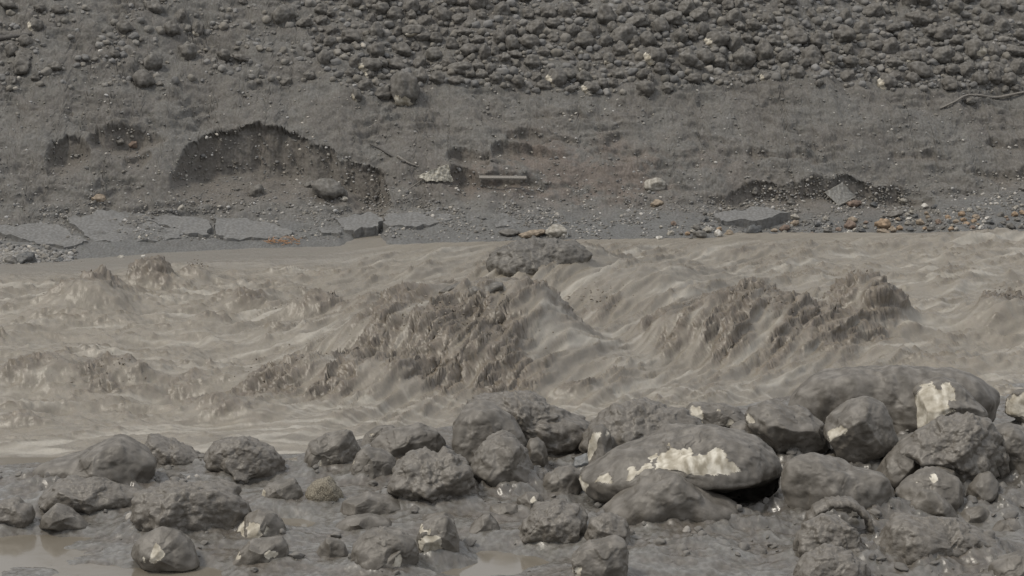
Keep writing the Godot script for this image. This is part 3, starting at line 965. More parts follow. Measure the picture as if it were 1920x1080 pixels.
func main_piece(f: PackedInt32Array) -> PackedInt32Array:      # the largest connected run of faces
	var up := {}
	for i in f: up[i] = i
	var find := func(i: int) -> int:
		while up[i] != i:
			up[i] = up[up[i]]
			i = up[i]
		return i
	for i in range(0, f.size(), 3):
		var r: int = find.call(f[i])
		up[find.call(f[i + 1])] = r
		up[find.call(f[i + 2])] = r
	var count := {}
	for i in range(0, f.size(), 3):
		var r: int = find.call(f[i])
		count[r] = count.get(r, 0) + 1
	var best := -1
	for r in count:
		if best < 0 or count[r] > count[best]: best = r
	var out := PackedInt32Array()
	for i in range(0, f.size(), 3):
		if find.call(f[i]) == best: out.append_array(f.slice(i, i + 3))
	return out

func which(polys: Array, p: Vector2) -> int:
	for i in polys.size():
		if Geometry2D.is_point_in_polygon(p, polys[i]): return i
	return -1

# type: 0 worn smooth, 1 rough clod, 2 broken and angular
func boulder(called: String, label: String, pix: Array, type := 0, gy := 0.0, thick := 1.0, patches := [], mat: Material = null, hump := true, overhang := 0.0, depth_at := 0.0) -> void:
	var n_pts := pix.size()
	var lo := Vector2(1e9, 1e9)
	var hi := Vector2(-1e9, -1e9)
	for q in pix:
		lo = lo.min(Vector2(q[0], q[1]))
		hi = hi.max(Vector2(q[0], q[1]))
	var mid := (lo + hi) * 0.5
	var g := on_plane(mid.x, gy if gy > 0.0 else hi.y - 2.0, 0.12)
	var d := depth_at if depth_at > 0.0 else -g.z
	var c := at_depth(mid.x, mid.y, d)
	# outline in metres around the centre
	var poly := PackedVector2Array()
	for q in pix:
		var w := at_depth(q[0], q[1], d) - c
		poly.append(Vector2(w.x, w.y))
	var rad := PackedFloat32Array()
	rad.resize(180)
	for k in 180:
		var dir := Vector2.from_angle(TAU * k / 180.0) * 50.0
		var best := 0.05
		for i in n_pts:
			var hit = Geometry2D.segment_intersects_segment(Vector2.ZERO, dir, poly[i], poly[(i + 1) % n_pts])
			if hit != null: best = maxf(best, (hit as Vector2).length())
		rad[k] = best
	for s in 3:
		var r2 := rad.duplicate()
		for k in 180: r2[k] = (rad[(k + 179) % 180] + rad[k] * 2.0 + rad[(k + 1) % 180]) * 0.25
		rad = r2
	var size := (hi - lo) * d / focal
	var depth := (size.x + size.y) * 0.25 * thick
	var polys := []
	for pt in patches:
		var pp := PackedVector2Array()
		for q in pt:
			var z := depth * 0.7
			var w := Vector3.ZERO
			for it in 4:                       # where on the bulging face this point of the outline lies
				w = at_depth(q[0], q[1], d - z) - c
				var an := fposmod(atan2(w.y, w.x), TAU) / TAU * 180.0
				var u := clampf(Vector2(w.x, w.y).length() / rad[int(an) % 180], 0.0, 1.0)
				z = depth * sqrt(1.0 - pow(u, 2.35)) * 0.92
			pp.append(Vector2(w.x, w.y))
		polys.append(pp)
	var px_w := hi.x - lo.x
	var sub := 4 if px_w < 100 else (6 if px_w > 330 and polys.size() > 0 else 5)
	if polys.size() and sub == 4 and px_w > 60: sub = 5
	var sd := int(mid.x * 7 + mid.y * 13)
	var r := RandomNumberGenerator.new()
	r.seed = sd
	var planes := []
	for k in [9, 6, 16, 4][type]:
		planes.append([Vector3(r.randfn(), r.randfn() + 0.25, absf(r.randfn()) * 1.1).normalized(), r.randf_range(0.60, 0.88) if type < 3 else r.randf_range(0.78, 0.94)])
	var n1 := noise(sd, 0.9, 3)
	var n2 := noise(sd + 1, 3.2, 4)
	var n3 := noise(sd + 2, 2.2, 4, FastNoiseLite.TYPE_SIMPLEX_SMOOTH, FastNoiseLite.FRACTAL_RIDGED)
	var n4 := noise(sd + 3, 6.0, 3)
	var a1: float = [0.11, 0.10, 0.10, 0.14][type]
	var a2: float = [0.016, 0.07, 0.022, 0.018][type]
	var a3: float = [0.007, 0.02, 0.014, 0.007][type]
	var crust: float = [0.018, 0.04, 0.028, 0.018][type]
	var al: float = [0.0, 0.13, 0.006, 0.0][type]
	var nl := lumps(sd + 4, 3.2)
	var nl2 := lumps(sd + 5, 8.0)
	var nm := noise(sd + 6, 0.7, 2)
	var sc := clampf(minf(size.x, size.y), 0.25, 1.0)
	var src: Array = icosphere(sub)
	var v: PackedVector3Array = src[0].duplicate()
	var flag := PackedByteArray()
	flag.resize(v.size())
	for i in v.size():
		var p := v[i]
		var f := 1.0
		for pl in planes:
			var dd: float = p.dot(pl[0])
			if dd > 0.05 and pl[1] / dd < f: f = pl[1] / dd
		var s := sqrt(p.x * p.x + p.y * p.y)
		var an := fposmod(atan2(p.y, p.x), TAU) / TAU * 180.0
		var k0 := int(an) % 180
		var rr := lerpf(rad[k0], rad[(k0 + 1) % 180], an - floorf(an))
		f = lerpf(1.0, f, 1.0 - 0.62 * s * s * s)           # the cut faces leave the outline alone
		var q := Vector3(0, 0, 0)
		var ss := pow(s, 0.85) * f
		q.x = cos(TAU * an / 180.0) * rr * ss
		q.y = sin(TAU * an / 180.0) * rr * ss
		q.z = p.z * depth * f
		if overhang > 0.0: q.z -= maxf(0.0, -q.y - size.y * 0.04) * overhang * (1.0 if p.z > 0 else 0.2) * smoothstep(-0.12, 0.08, q.x / size.x)
		var w := q + c
		var disp := n1.get_noise_3dv(w) * a1 * sc + n2.get_noise_3dv(w) * a2 * sc + (n3.get_noise_3dv(w) - 0.2) * a3 * sc + n4.get_noise_3dv(w) * a3 * 0.6
		var where := clampf(0.55 + nm.get_noise_3dv(w) * 2.2, 0.15, 1.0)
		disp += ((-0.5 - nl.get_noise_3dv(w)) * al + (-0.5 - nl2.get_noise_3dv(w)) * al * 0.5) * sc * where
		disp += (smoothstep(-0.02, 0.05, n2.get_noise_3dv(w * 0.45 + Vector3(31, 7, 3))) + smoothstep(0.12, 0.2, n1.get_noise_3dv(w * 1.4 + Vector3(3, 17, 3)))) * crust * sc
		if polys.size() and p.z > -0.15:
			var jit := Vector2(n4.get_noise_3dv(w * 0.9), n4.get_noise_3dv(w * 0.9 + Vector3(50, 0, 0)) * 1.5) * 0.035 + Vector2(n2.get_noise_3dv(w + Vector3(9, 9, 9)), n2.get_noise_3dv(w - Vector3(9, 9, 9))) * 0.045
			var hit := which(polys, Vector2(q.x, q.y) + jit)
			if hit >= 0:
				flag[i] = hit + 1
				disp = disp * 0.45 - 0.004
		v[i] = q + p * disp
	var fall := Vector3(0, -size.y * 0.5, 0)
	for i in v.size(): v[i] -= fall
	var fidx: PackedInt32Array = src[1]
	var m: Material = mat if mat else [M.mud_smooth, M.mud_clod, M.mud_smooth, M.mud_smooth][type]
	if polys.is_empty():
		var o := put_mesh(called, commit(v, fidx), m)
		o.position = c + fall
		tag(o, label, "mud clod" if called == "mud_clod" else "boulder")
	else:
		var parts := []
		for k in polys.size() + 1: parts.append(PackedInt32Array())
		for i in range(0, fidx.size(), 3):
			var s := [flag[fidx[i]], flag[fidx[i + 1]], flag[fidx[i + 2]]]
			s.sort()
			parts[s[1]].append_array(fidx.slice(i, i + 3))
		var o := base(called, c + fall)
		for k in polys.size():
			if parts[k + 1].size() < 7: continue
			var keep := main_piece(parts[k + 1])
			if keep.size() < parts[k + 1].size():
				var kept := {}
				for i in range(0, keep.size(), 3): kept[Vector3i(keep[i], keep[i + 1], keep[i + 2])] = true
				for i in range(0, parts[k + 1].size(), 3):
					var t := Vector3i(parts[k + 1][i], parts[k + 1][i + 1], parts[k + 1][i + 2])
					if not kept.has(t): parts[0].append_array(PackedInt32Array([t.x, t.y, t.z]))
				parts[k + 1] = keep
		put_mesh("mud_coat", commit(v, parts[0]), m, o)
		for k in polys.size():
			if parts[k + 1].size() > 6: put_mesh("bare_patch", commit(v, parts[k + 1]), M.bare, o)
		tag(o, label, "boulder")
	if hump:
		var bottom := c.y - size.y * 0.5
		humps.append([c.x, d, maxf(bottom, 0.0) + size.y * (0.06 if bottom > 0.25 else 0.30), size.x * (0.55 if bottom > 0.25 else 0.72), depth * 1.3])

func build_boulders() -> void:
	# left
	boulder("boulder", "long low mud-smooth boulder, largest at the left of the near shore", [[58, 913], [61, 883], [83, 869], [133, 858], [167, 844], [206, 826], [228, 822], [258, 833], [294, 855], [300, 872], [296, 900], [280, 915], [200, 925], [110, 925]], 0, 920)
	boulder("mud_clod", "low rough clod just behind the long low boulder at the left", [[268, 840], [285, 818], [305, 824], [330, 830], [355, 842], [375, 855], [385, 870], [330, 878], [285, 872]], 1, 872)
	boulder("boulder", "small dark boulder tucked against the right end of the long low boulder", [[290, 912], [300, 893], [317, 883], [340, 886], [352, 896], [350, 912], [320, 918]], 2, 914)
	boulder("mud_clod", "low ragged mud ridge in front of the long low boulder", [[70, 945], [80, 925], [110, 905], [160, 903], [210, 910], [260, 925], [262, 950], [200, 966], [120, 962]], 1, 958)
	boulder("mud_clod", "large lumpy clod left of the boulder with two white streaks", [[228, 980], [240, 950], [262, 930], [300, 918], [350, 911], [400, 912], [430, 920], [450, 940], [463, 958], [456, 990], [440, 1010], [380, 1012], [320, 1006], [260, 992]], 1, 1004)
	boulder("mud_clod", "rough clod cut by the left edge of the picture", [[-30, 985], [-20, 950], [10, 941], [35, 941], [62, 950], [67, 970], [45, 988]], 1, 985)
	boulder("boulder", "smooth low mound of mud at the left puddle edge", [[68, 992], [80, 965], [105, 945], [125, 953], [150, 972], [168, 992], [120, 998]], 0, 990)
	boulder("boulder", "rounded boulder with one white triangular chip, standing in the puddle", [[242, 1045], [248, 1025], [270, 1005], [300, 996], [335, 1000], [355, 1015], [368, 1035], [378, 1062], [330, 1070], [265, 1066]], 0, 1058, 1.0, [[[277, 1053], [284, 1034], [290, 1018], [301, 1032], [309, 1040], [300, 1050], [290, 1056]], [[266, 1048], [270, 1046], [271, 1053], [267, 1053]]])
	# middle left
	boulder("mud_clod", "rough dark clod at the water's edge right of the long low boulder", [[376, 870], [385, 848], [400, 836], [425, 828], [462, 824], [492, 838], [515, 850], [528, 868], [531, 890], [505, 900], [450, 898], [410, 890]], 1, 893)
	boulder("boulder", "pointed-top boulder with small white scratches near the water", [[562, 892], [567, 862], [585, 832], [620, 818], [655, 807], [668, 820], [678, 842], [676, 870], [650, 890], [600, 894]], 2, 888, 1.0, [[[590, 884], [593, 872], [601, 866], [602, 872], [597, 882]], [[616, 880], [617, 866], [621, 863], [620, 878]], [[610, 868], [612, 862], [615, 864], [612, 870]]])
	boulder("boulder", "smooth round boulder in front of the pointed-top one", [[646, 902], [655, 875], [668, 852], [690, 839], [715, 841], [735, 855], [744, 872], [742, 900], [720, 913], [670, 914]], 0, 907, 1.0, [[[659, 872], [661, 863], [664, 866], [662, 874]]])
	boulder("boulder", "long sloping boulder beneath the tall boulder's left side", [[682, 836], [700, 817], [740, 803], [790, 800], [815, 808], [838, 830], [850, 855], [820, 872], [750, 872], [715, 858]], 2, 872)
	boulder("boulder", "low far boulder with white flecks at the water's edge", [[670, 838], [685, 815], [705, 804], [735, 800], [755, 815], [740, 836], [700, 842]], 2, 842, 1.0, [[[693, 820], [697, 813], [702, 816], [697, 822]]])
	boulder("mud_clod", "big rough-sided clod below the tall boulder", [[732, 915], [742, 885], [765, 862], [800, 855], [818, 861], [830, 852], [850, 857], [870, 872], [886, 895], [892, 925], [886, 952], [850, 958], [800, 945], [745, 932]], 1, 950)
	boulder("boulder", "tall boulder with a smooth rounded face in the middle of the near shore", [[845, 830], [848, 795], [868, 768], [905, 757], [935, 764], [965, 785], [988, 815], [995, 850], [975, 885], [900, 885], [858, 862]], 0, 892, 1.0, [[[847, 812], [848, 795], [855, 788], [858, 800], [853, 813]]])
	boulder("mud_clod", "crumbly dark mound behind the tall boulder", [[868, 790], [875, 763], [895, 747], [950, 744], [1000, 755], [1050, 775], [1090, 790], [1109, 806], [1105, 835], [1060, 850], [980, 850], [900, 830]], 1, 862)
	boulder("boulder", "slab-faced boulder leaning right below the tall boulder", [[876, 880], [890, 845], [915, 820], [945, 806], [965, 815], [985, 845], [1010, 890], [1024, 915], [1010, 935], [960, 938], [915, 935], [885, 912]], 2, 930)
	boulder("boulder", "small dark upright boulder right of the slab-faced one", [[982, 850], [992, 824], [1010, 818], [1022, 830], [1029, 852], [1026, 885], [1008, 900], [990, 885]], 2, 898)
	boulder("boulder", "squat boulder left of the white-patched giant", [[1012, 925], [1020, 895], [1045, 877], [1075, 872], [1092, 885], [1100, 910], [1090, 938], [1050, 948], [1022, 942]], 2, 940)
	boulder("boulder", "smooth grey-blue low rock between the squat boulder and the giant", [[1068, 880], [1078, 858], [1100, 850], [1112, 862], [1112, 890], [1085, 898]], 0, 905, 1.0, [], M.plate_b)
	boulder("mud_clod", "broad rough mound behind the white-patched giant", [[1088, 840], [1110, 800], [1150, 770], [1190, 757], [1240, 765], [1290, 780], [1318, 800], [1310, 840], [1230, 860], [1130, 862]], 1, 880)
	boulder("boulder", "upright boulder streaked pale on its left behind the giant", [[1096, 872], [1102, 825], [1112, 803], [1130, 796], [1146, 812], [1152, 845], [1140, 885], [1110, 892]], 0, 905, 1.0, [[[1096, 858], [1102, 830], [1113, 815], [1127, 812], [1123, 830], [1116, 846], [1110, 866], [1099, 868]], [[1133, 822], [1137, 808], [1140, 812], [1137, 826]]])
	# centre
	boulder("boulder", "giant overhanging boulder with broad white bare patches", [[1086, 905], [1094, 885], [1130, 865], [1150, 850], [1200, 830], [1250, 811], [1290, 803], [1340, 805], [1390, 815], [1430, 832], [1455, 855], [1466, 885], [1466, 912], [1455, 934], [1430, 948], [1390, 948], [1340, 945], [1250, 930], [1180, 930], [1140, 938], [1112, 942], [1096, 925]], 3, 958, 0.95, [
		[[1226, 874], [1240, 855], [1258, 840], [1272, 831], [1282, 843], [1290, 849], [1296, 842], [1299, 850], [1311, 853], [1313, 845], [1319, 851], [1330, 842], [1345, 838], [1357, 846], [1362, 858], [1376, 868], [1388, 882], [1355, 886], [1318, 888], [1290, 886], [1262, 877]],
		[[1174, 900], [1176, 880], [1170, 872], [1184, 868], [1192, 857], [1208, 856], [1214, 866], [1222, 872], [1216, 880], [1195, 886], [1185, 894]], [[1208, 846], [1222, 838], [1231, 837], [1243, 832], [1244, 838], [1234, 852], [1230, 844]],
		[[1106, 902], [1110, 890], [1124, 874], [1138, 868], [1148, 880], [1157, 899], [1148, 905], [1130, 901], [1116, 900]], [[1084, 908], [1090, 890], [1099, 896], [1104, 906], [1100, 918], [1088, 918]]], null, false, 2.4)
	boulder("boulder", "smooth wedge-shaped boulder in front of the white-patched giant", [[1108, 985], [1130, 955], [1170, 918], [1200, 894], [1232, 882], [1270, 882], [1305, 897], [1340, 930], [1375, 945], [1398, 962], [1390, 985], [1250, 1000], [1140, 998]], 3, 992, 0.7)
	boulder("mud_clod", "lumpy clod left of the wedge-shaped boulder", [[975, 1010], [988, 975], [1010, 955], [1050, 944], [1085, 950], [1105, 972], [1108, 1010], [1060, 1024], [1005, 1024]], 1, 1018)
	boulder("mud_clod", "dark clod behind the square block", [[1100, 1010], [1115, 980], [1145, 964], [1170, 977], [1180, 998], [1178, 1025], [1150, 1036], [1108, 1030]], 1, 1035)
	boulder("boulder", "square-topped block with pale streaks at the bottom edge of the picture", [[1066, 1095], [1072, 1045], [1085, 1030], [1110, 1016], [1155, 1011], [1172, 1020], [1177, 1055], [1176, 1100], [1120, 1112]], 2, 1100, 1.0, [[[1070, 1100], [1071, 1064], [1077, 1058], [1080, 1100]], [[1083, 1100], [1085, 1068], [1090, 1062], [1092, 1100]]])
	boulder("boulder", "small tapering rock on the wet flat left of the lumpy clod", [[868, 1004], [885, 985], [905, 965], [920, 964], [933, 980], [940, 1000], [920, 1010], [885, 1010]], 2, 1004)
	boulder("boulder", "flat-topped small block beside the tapering rock", [[912, 972], [920, 950], [945, 945], [970, 945], [980, 962], [970, 980], [930, 980]], 2, 972)
	boulder("boulder", "small rock with an orange-buff chip left of the squat boulder", [[966, 960], [970, 935], [985, 921], [1012, 924], [1024, 938], [1020, 962], [985, 972]], 0, 968, 1.0, [[[996, 938], [1002, 930], [1009, 938], [1005, 946], [998, 946]]])
	# low left group
	boulder("boulder", "boulder with a pale left edge beside the tan speckled rock", [[485, 940], [488, 918], [500, 908], [530, 902], [550, 899], [560, 913], [568, 930], [567, 950], [530, 953], [500, 950]], 2, 946, 1.0, [[[485, 936], [487, 918], [494, 915], [498, 926], [496, 938]]])
	boulder("boulder", "tan speckled rock among the low mud at the centre left", [[566, 950], [574, 920], [590, 905], [615, 897], [635, 904], [646, 925], [648, 948], [620, 955], [585, 955]], 2, 949, 1.0, [], M.speckled)
	boulder("boulder", "boulder with two long white bare streaks", [[438, 1014], [446, 985], [460, 966], [485, 957], [515, 964], [533, 984], [543, 1008], [520, 1022], [465, 1024]], 0, 1016, 1.0, [[[441, 1010], [446, 988], [453, 974], [457, 976], [456, 1012]], [[461, 1016], [462, 992], [468, 980], [474, 984], [484, 986], [491, 999], [486, 1012], [472, 1014], [467, 1018]], [[494, 1000], [497, 992], [502, 996], [498, 1002]]])
	boulder("boulder", "low boulder with two small white chips below the two-streaked one", [[432, 1062], [445, 1035], [468, 1016], [505, 1008], [535, 1006], [546, 1020], [550, 1055], [520, 1066], [470, 1068]], 0, 1060, 1.0, [[[442, 1052], [446, 1040], [452, 1038], [450, 1049]], [[497, 1046], [502, 1037], [508, 1038], [516, 1034], [521, 1043], [511, 1051]]])
	boulder("boulder", "low grey rock between the white-chipped boulder and the furrowed one", [[584, 1045], [595, 1020], [612, 1008], [635, 1010], [650, 1022], [660, 1042], [640, 1056], [600, 1056]], 0, 1050)
	boulder("boulder", "dark furrowed boulder at the bottom centre-left", [[655, 1062], [663, 1025], [685, 1000], [720, 990], [755, 995], [780, 1015], [792, 1038], [790, 1072], [755, 1082], [690, 1075]], 2, 1072)
	boulder("boulder", "small white-tipped rock in front of the dark furrowed boulder", [[690, 1065], [705, 1046], [735, 1036], [753, 1030], [757, 1047], [755, 1072], [720, 1078]], 0, 1082, 1.0, [[[735, 1060], [738, 1046], [750, 1038], [755, 1048], [752, 1063]]])
	boulder("boulder", "ball-shaped boulder with a large pale left face", [[776, 1040], [782, 1005], [790, 986], [815, 970], [840, 968], [858, 990], [866, 1015], [862, 1042], [845, 1053], [805, 1053]], 0, 1045, 1.0, [[[781, 992], [788, 986], [797, 985], [806, 993], [803, 1002], [795, 996], [784, 997]], [[783, 1016], [790, 1008], [800, 1004], [818, 1003], [827, 1014], [826, 1034], [810, 1040], [795, 1038], [787, 1030]]])
	boulder("boulder", "upright brown rock behind the ball-shaped boulder", [[800, 1000], [806, 976], [830, 968], [852, 978], [862, 1000], [850, 1018], [815, 1020]], 0, 1030)
	boulder("mud_clod", "low mud lump left of the small tapering rock", [[768, 968], [790, 945], [825, 931], [847, 940], [856, 962], [830, 974], [790, 976]], 0, 965)
	boulder("mud_clod", "flat mud lump below the low mud lump", [[782, 985], [800, 968], [835, 960], [862, 975], [860, 992], [820, 996]], 0, 988)
	boulder("mud_clod", "broad flat mud lump right of the tan speckled rock", [[630, 965], [650, 937], [690, 925], [730, 930], [765, 952], [745, 974], [680, 978]], 0, 966)
	boulder("mud_clod", "low flat mud tongue in front of the broad flat lump", [[620, 992], [648, 973], [690, 967], [730, 977], [745, 992], [690, 1006], [640, 1004]], 0, 994)
	# right-hand pile
	boulder("boulder", "very broad flat-topped boulder at the back of the right-hand pile", [[1470, 790], [1490, 728], [1530, 702], [1600, 692], [1700, 689], [1790, 694], [1840, 710], [1880, 745], [1870, 800], [1700, 830], [1540, 820]], 3, 838, 0.7)
	boulder("boulder", "hollowed dark boulder with white spikes at its left end", [[1280, 770], [1296, 756], [1350, 756], [1390, 767], [1407, 785], [1404, 800], [1370, 805], [1320, 803], [1292, 794]], 2, 835, 1.0, [[[1294, 792], [1297, 770], [1300, 757], [1305, 764], [1310, 758], [1316, 770], [1318, 795], [1306, 794]], [[1345, 770], [1349, 766], [1352, 770], [1348, 773]], [[1360, 800], [1366, 786], [1378, 788], [1372, 800]]])
	boulder("boulder", "small smooth boulder between the giant and the hollowed boulder", [[1362, 830], [1375, 800], [1400, 790], [1425, 800], [1440, 830], [1410, 850], [1375, 848]], 0, 880)
	boulder("boulder", "jaw-shaped boulder with a white left corner above the giant", [[1396, 790], [1400, 762], [1430, 754], [1470, 760], [1505, 770], [1545, 795], [1560, 840], [1530, 868], [1485, 866], [1440, 835], [1410, 806]], 2, 890, 1.0, [[[1397, 792], [1400, 768], [1406, 772], [1410, 784], [1420, 797], [1410, 798]]])
	boulder("boulder", "big round boulder with a small pinkish chip in the right-hand pile", [[1538, 820], [1558, 778], [1590, 755], [1625, 747], [1655, 760], [1676, 790], [1682, 825], [1668, 853], [1640, 871], [1600, 873], [1565, 855]], 0, 905, 1.0, [[[1553, 830], [1556, 812], [1566, 806], [1574, 809], [1580, 804], [1590, 806], [1586, 816], [1570, 822]]])
	boulder("boulder", "large white-faced boulder high in the right-hand pile", [[1700, 805], [1706, 770], [1720, 735], [1735, 718], [1765, 711], [1800, 717], [1830, 745], [1862, 778], [1850, 812], [1780, 828], [1725, 824]], 0, 860, 1.0, [[[1700, 806], [1704, 770], [1718, 742], [1731, 722], [1748, 716], [1752, 726], [1764, 720], [1782, 726], [1792, 738], [1798, 756], [1784, 754], [1778, 762], [1792, 770], [1766, 780], [1757, 794], [1742, 812], [1715, 818]]])
	boulder("boulder", "white-sided boulder cut by the right edge of the picture", [[1884, 778], [1890, 750], [1905, 735], [1935, 729], [1965, 750], [1965, 790], [1920, 798]], 0, 862, 1.0, [[[1884, 775], [1891, 750], [1900, 742], [1908, 744], [1916, 734], [1930, 736], [1932, 785], [1905, 784]]])
	boulder("boulder", "blocky cracked boulder below the large white-faced one", [[1702, 846], [1730, 816], [1766, 796], [1812, 787], [1850, 793], [1869, 817], [1874, 850], [1864, 885], [1830, 905], [1790, 900], [1750, 875], [1715, 858]], 1, 935, 0.9)
	boulder("boulder", "smooth boulder at the right edge behind the blocky cracked one", [[1845, 800], [1890, 793], [1945, 815], [1975, 860], [1960, 905], [1905, 905], [1875, 875]], 0, 925)
	boulder("boulder", "thin ragged boulder wedged right of the blocky cracked one", [[1852, 862], [1862, 822], [1878, 830], [1894, 855], [1898, 892], [1872, 902]], 1, 930)
	boulder("boulder", "leaning slab wedged between the big round and blocky boulders", [[1634, 905], [1660, 860], [1690, 830], [1715, 814], [1738, 812], [1730, 850], [1724, 885], [1705, 915], [1668, 920]], 0, 930)
	boulder("boulder", "big smooth boulder right of the giant with a broken lower edge", [[1464, 905], [1470, 868], [1490, 856], [1530, 853], [1570, 868], [1620, 884], [1652, 892], [1672, 915], [1683, 950], [1678, 978], [1620, 982], [1560, 982], [1505, 975], [1478, 948]], 0, 985, 0.9)
	boulder("boulder", "oval boulder with a scraped pale top in the right-hand pile", [[1680, 930], [1690, 908], [1720, 886], [1750, 877], [1782, 885], [1802, 905], [1814, 938], [1802, 962], [1760, 968], [1715, 974], [1686, 962]], 0, 972, 1.0, [[[1716, 905], [1730, 896], [1738, 890], [1736, 902], [1722, 910]], [[1744, 898], [1758, 890], [1762, 900], [1752, 908]]])
	boulder("boulder", "small rounded boulder peeping over the scraped oval one", [[1735, 900], [1745, 876], [1765, 872], [1788, 882], [1798, 908], [1770, 915]], 0, 950)
	boulder("boulder", "egg-shaped boulder leaning right of the scraped oval one", [[1806, 945], [1818, 912], [1840, 890], [1858, 888], [1870, 905], [1867, 930], [1845, 952], [1820, 962]], 0, 968)
	boulder("boulder", "trapezoid boulder in front of the scraped oval one", [[1705, 985], [1712, 945], [1730, 922], [1755, 924], [1785, 948], [1800, 978], [1760, 995], [1720, 994]], 2, 990)
	boulder("boulder", "low pale slab right of the trapezoid boulder", [[1790, 982], [1808, 956], [1840, 952], [1864, 966], [1862, 988], [1820, 996]], 2, 990)
	boulder("boulder", "low stone near the right edge below the egg-shaped boulder", [[1856, 998], [1876, 976], [1905, 973], [1922, 990], [1900, 1008]], 0, 1004)
	boulder("mud_clod", "crumbly clod under the arched mud rim", [[1500, 1030], [1518, 988], [1550, 974], [1590, 984], [1612, 1010], [1638, 1042], [1638, 1070], [1560, 1074], [1510, 1060]], 1, 1062)
	boulder("mud_clod", "broad clod at the bottom edge below the arched mud rim", [[1485, 1100], [1508, 1048], [1550, 1030], [1592, 1035], [1618, 1057], [1630, 1100], [1560, 1112]], 1, 1105)
	boulder("mud_clod", "small round clod right of the crumbly one", [[1626, 1040], [1638, 1010], [1655, 1004], [1668, 1030], [1668, 1058], [1640, 1062]], 0, 1060)
	boulder("boulder", "dark angular boulder in the bottom right corner", [[1850, 1100], [1862, 1062], [1890, 1046], [1930, 1033], [1975, 1050], [1970, 1110]], 2, 1108)
	boulder("boulder", "dark stump-like rock left of the bottom right corner boulder", [[1832, 1100], [1838, 1075], [1856, 1066], [1872, 1075], [1872, 1104]], 2, 1100)
	boulder("mud_clod", "gravelly mound of mud below the trapezoid boulder", [[1640, 1030], [1665, 985], [1700, 972], [1760, 980], [1830, 990], [1885, 1010], [1905, 1050], [1840, 1068], [1720, 1068], [1660, 1060]], 1, 1062, 0.8)
	# the arched rim of mud
	var pts := []
	var rad := []
	var g := on_plane(1575, 1035, 0.12)
	var n := noise(91, 3.0, 3)
	var arc := [[1512, 1000], [1518, 975], [1535, 957], [1560, 946], [1590, 944], [1615, 954], [1632, 972], [1640, 995], [1638, 1012]]
	var st := SurfaceTool.new()
	var o0 := at_depth(1575, 1010, -g.z)
	var vv := PackedVector3Array()
	var ff := PackedInt32Array()
	for i in 41:
		var t := i / 40.0 * (arc.size() - 1)
		var k := mini(int(t), arc.size() - 2)
		var p := at_depth(lerpf(arc[k][0], arc[k + 1][0], t - k), lerpf(arc[k][1], arc[k + 1][1], t - k), -g.z) - o0
		var inw := (Vector3(0, -0.15, 0) - p).normalized()
		var w := 0.07 + 0.03 * n.get_noise_1d(t * 2.0)
		for q in [[0.0, 0.05], [0.0, -0.5], [1.0, -0.55], [1.9, -0.15], [1.0, 0.03]]:
			vv.append(p + inw * w * q[0] + Vector3(0, 0, q[1]) + Vector3(n.get_noise_2d(t, q[0] * 9.0), n.get_noise_2d(t + 50.0, q[1] * 9.0), 0) * 0.05)
	for i in 40:
		for k in 5:
			var a := i * 5 + k
			var b := i * 5 + (k + 1) % 5
			ff.append_array(PackedInt32Array([a, b, a + 5, b, b + 5, a + 5]))
	var rim := put_mesh("mud_arch", commit(vv, ff), M.mud_clod)
	rim.position = o0
	tag(rim, "thin hardened mud arch standing over the crumbly clod", "mud arch")
	# the rock awash in midstream and the ledges breaking the central wave
	var mid := [["midstream_rock", "dark gravelly rock breaking the water in midstream", [[915, 488], [945, 466], [985, 456], [1030, 452], [1072, 456], [1100, 473], [1100, 510], [1020, 535], [925, 530]], 1.0], ["midstream_rock", "dark wet ledge streaked through the upper central wave", [[860, 560], [880, 541], [925, 530], [945, 528], [940, 545], [895, 562], [870, 570]], 1.4], ["midstream_rock", "small dark ledge left above the streaked ledge", [[822, 548], [838, 538], [870, 528], [880, 534], [850, 548], [830, 554]], 1.45], ["midstream_rock", "knob of dark rock at the top left of the central wave", [[886, 532], [905, 520], [930, 514], [925, 526], [900, 536]], 1.5]]
	for q in mid:
		var lo_y := 0.0
		var mx := 0.0
		for p in q[2]:
			lo_y = maxf(lo_y, p[1])
			mx += p[0] / float(q[2].size())
		# stand it at the depth where the sight line meets the water
		var w := on_water(mx, lo_y - (40.0 if lo_y < 540 else 10.0))
		boulder(q[0], q[1], q[2], 1, 0.0, 1.0, [], M.slate_rock, false, 0.0, -w.z + 0.35)

func on_water(px: float, py: float) -> Vector3:
	var r := ray(px, py)
	r /= -r.z
	var d := 48.0
	while d < 74.0:
		var p := Vector3(0, CAM_H, 0) + r * d
		if p.y < coarse(coarse_h, p.x, d): return p
		d += 0.05
	return Vector3(0, CAM_H, 0) + r * d

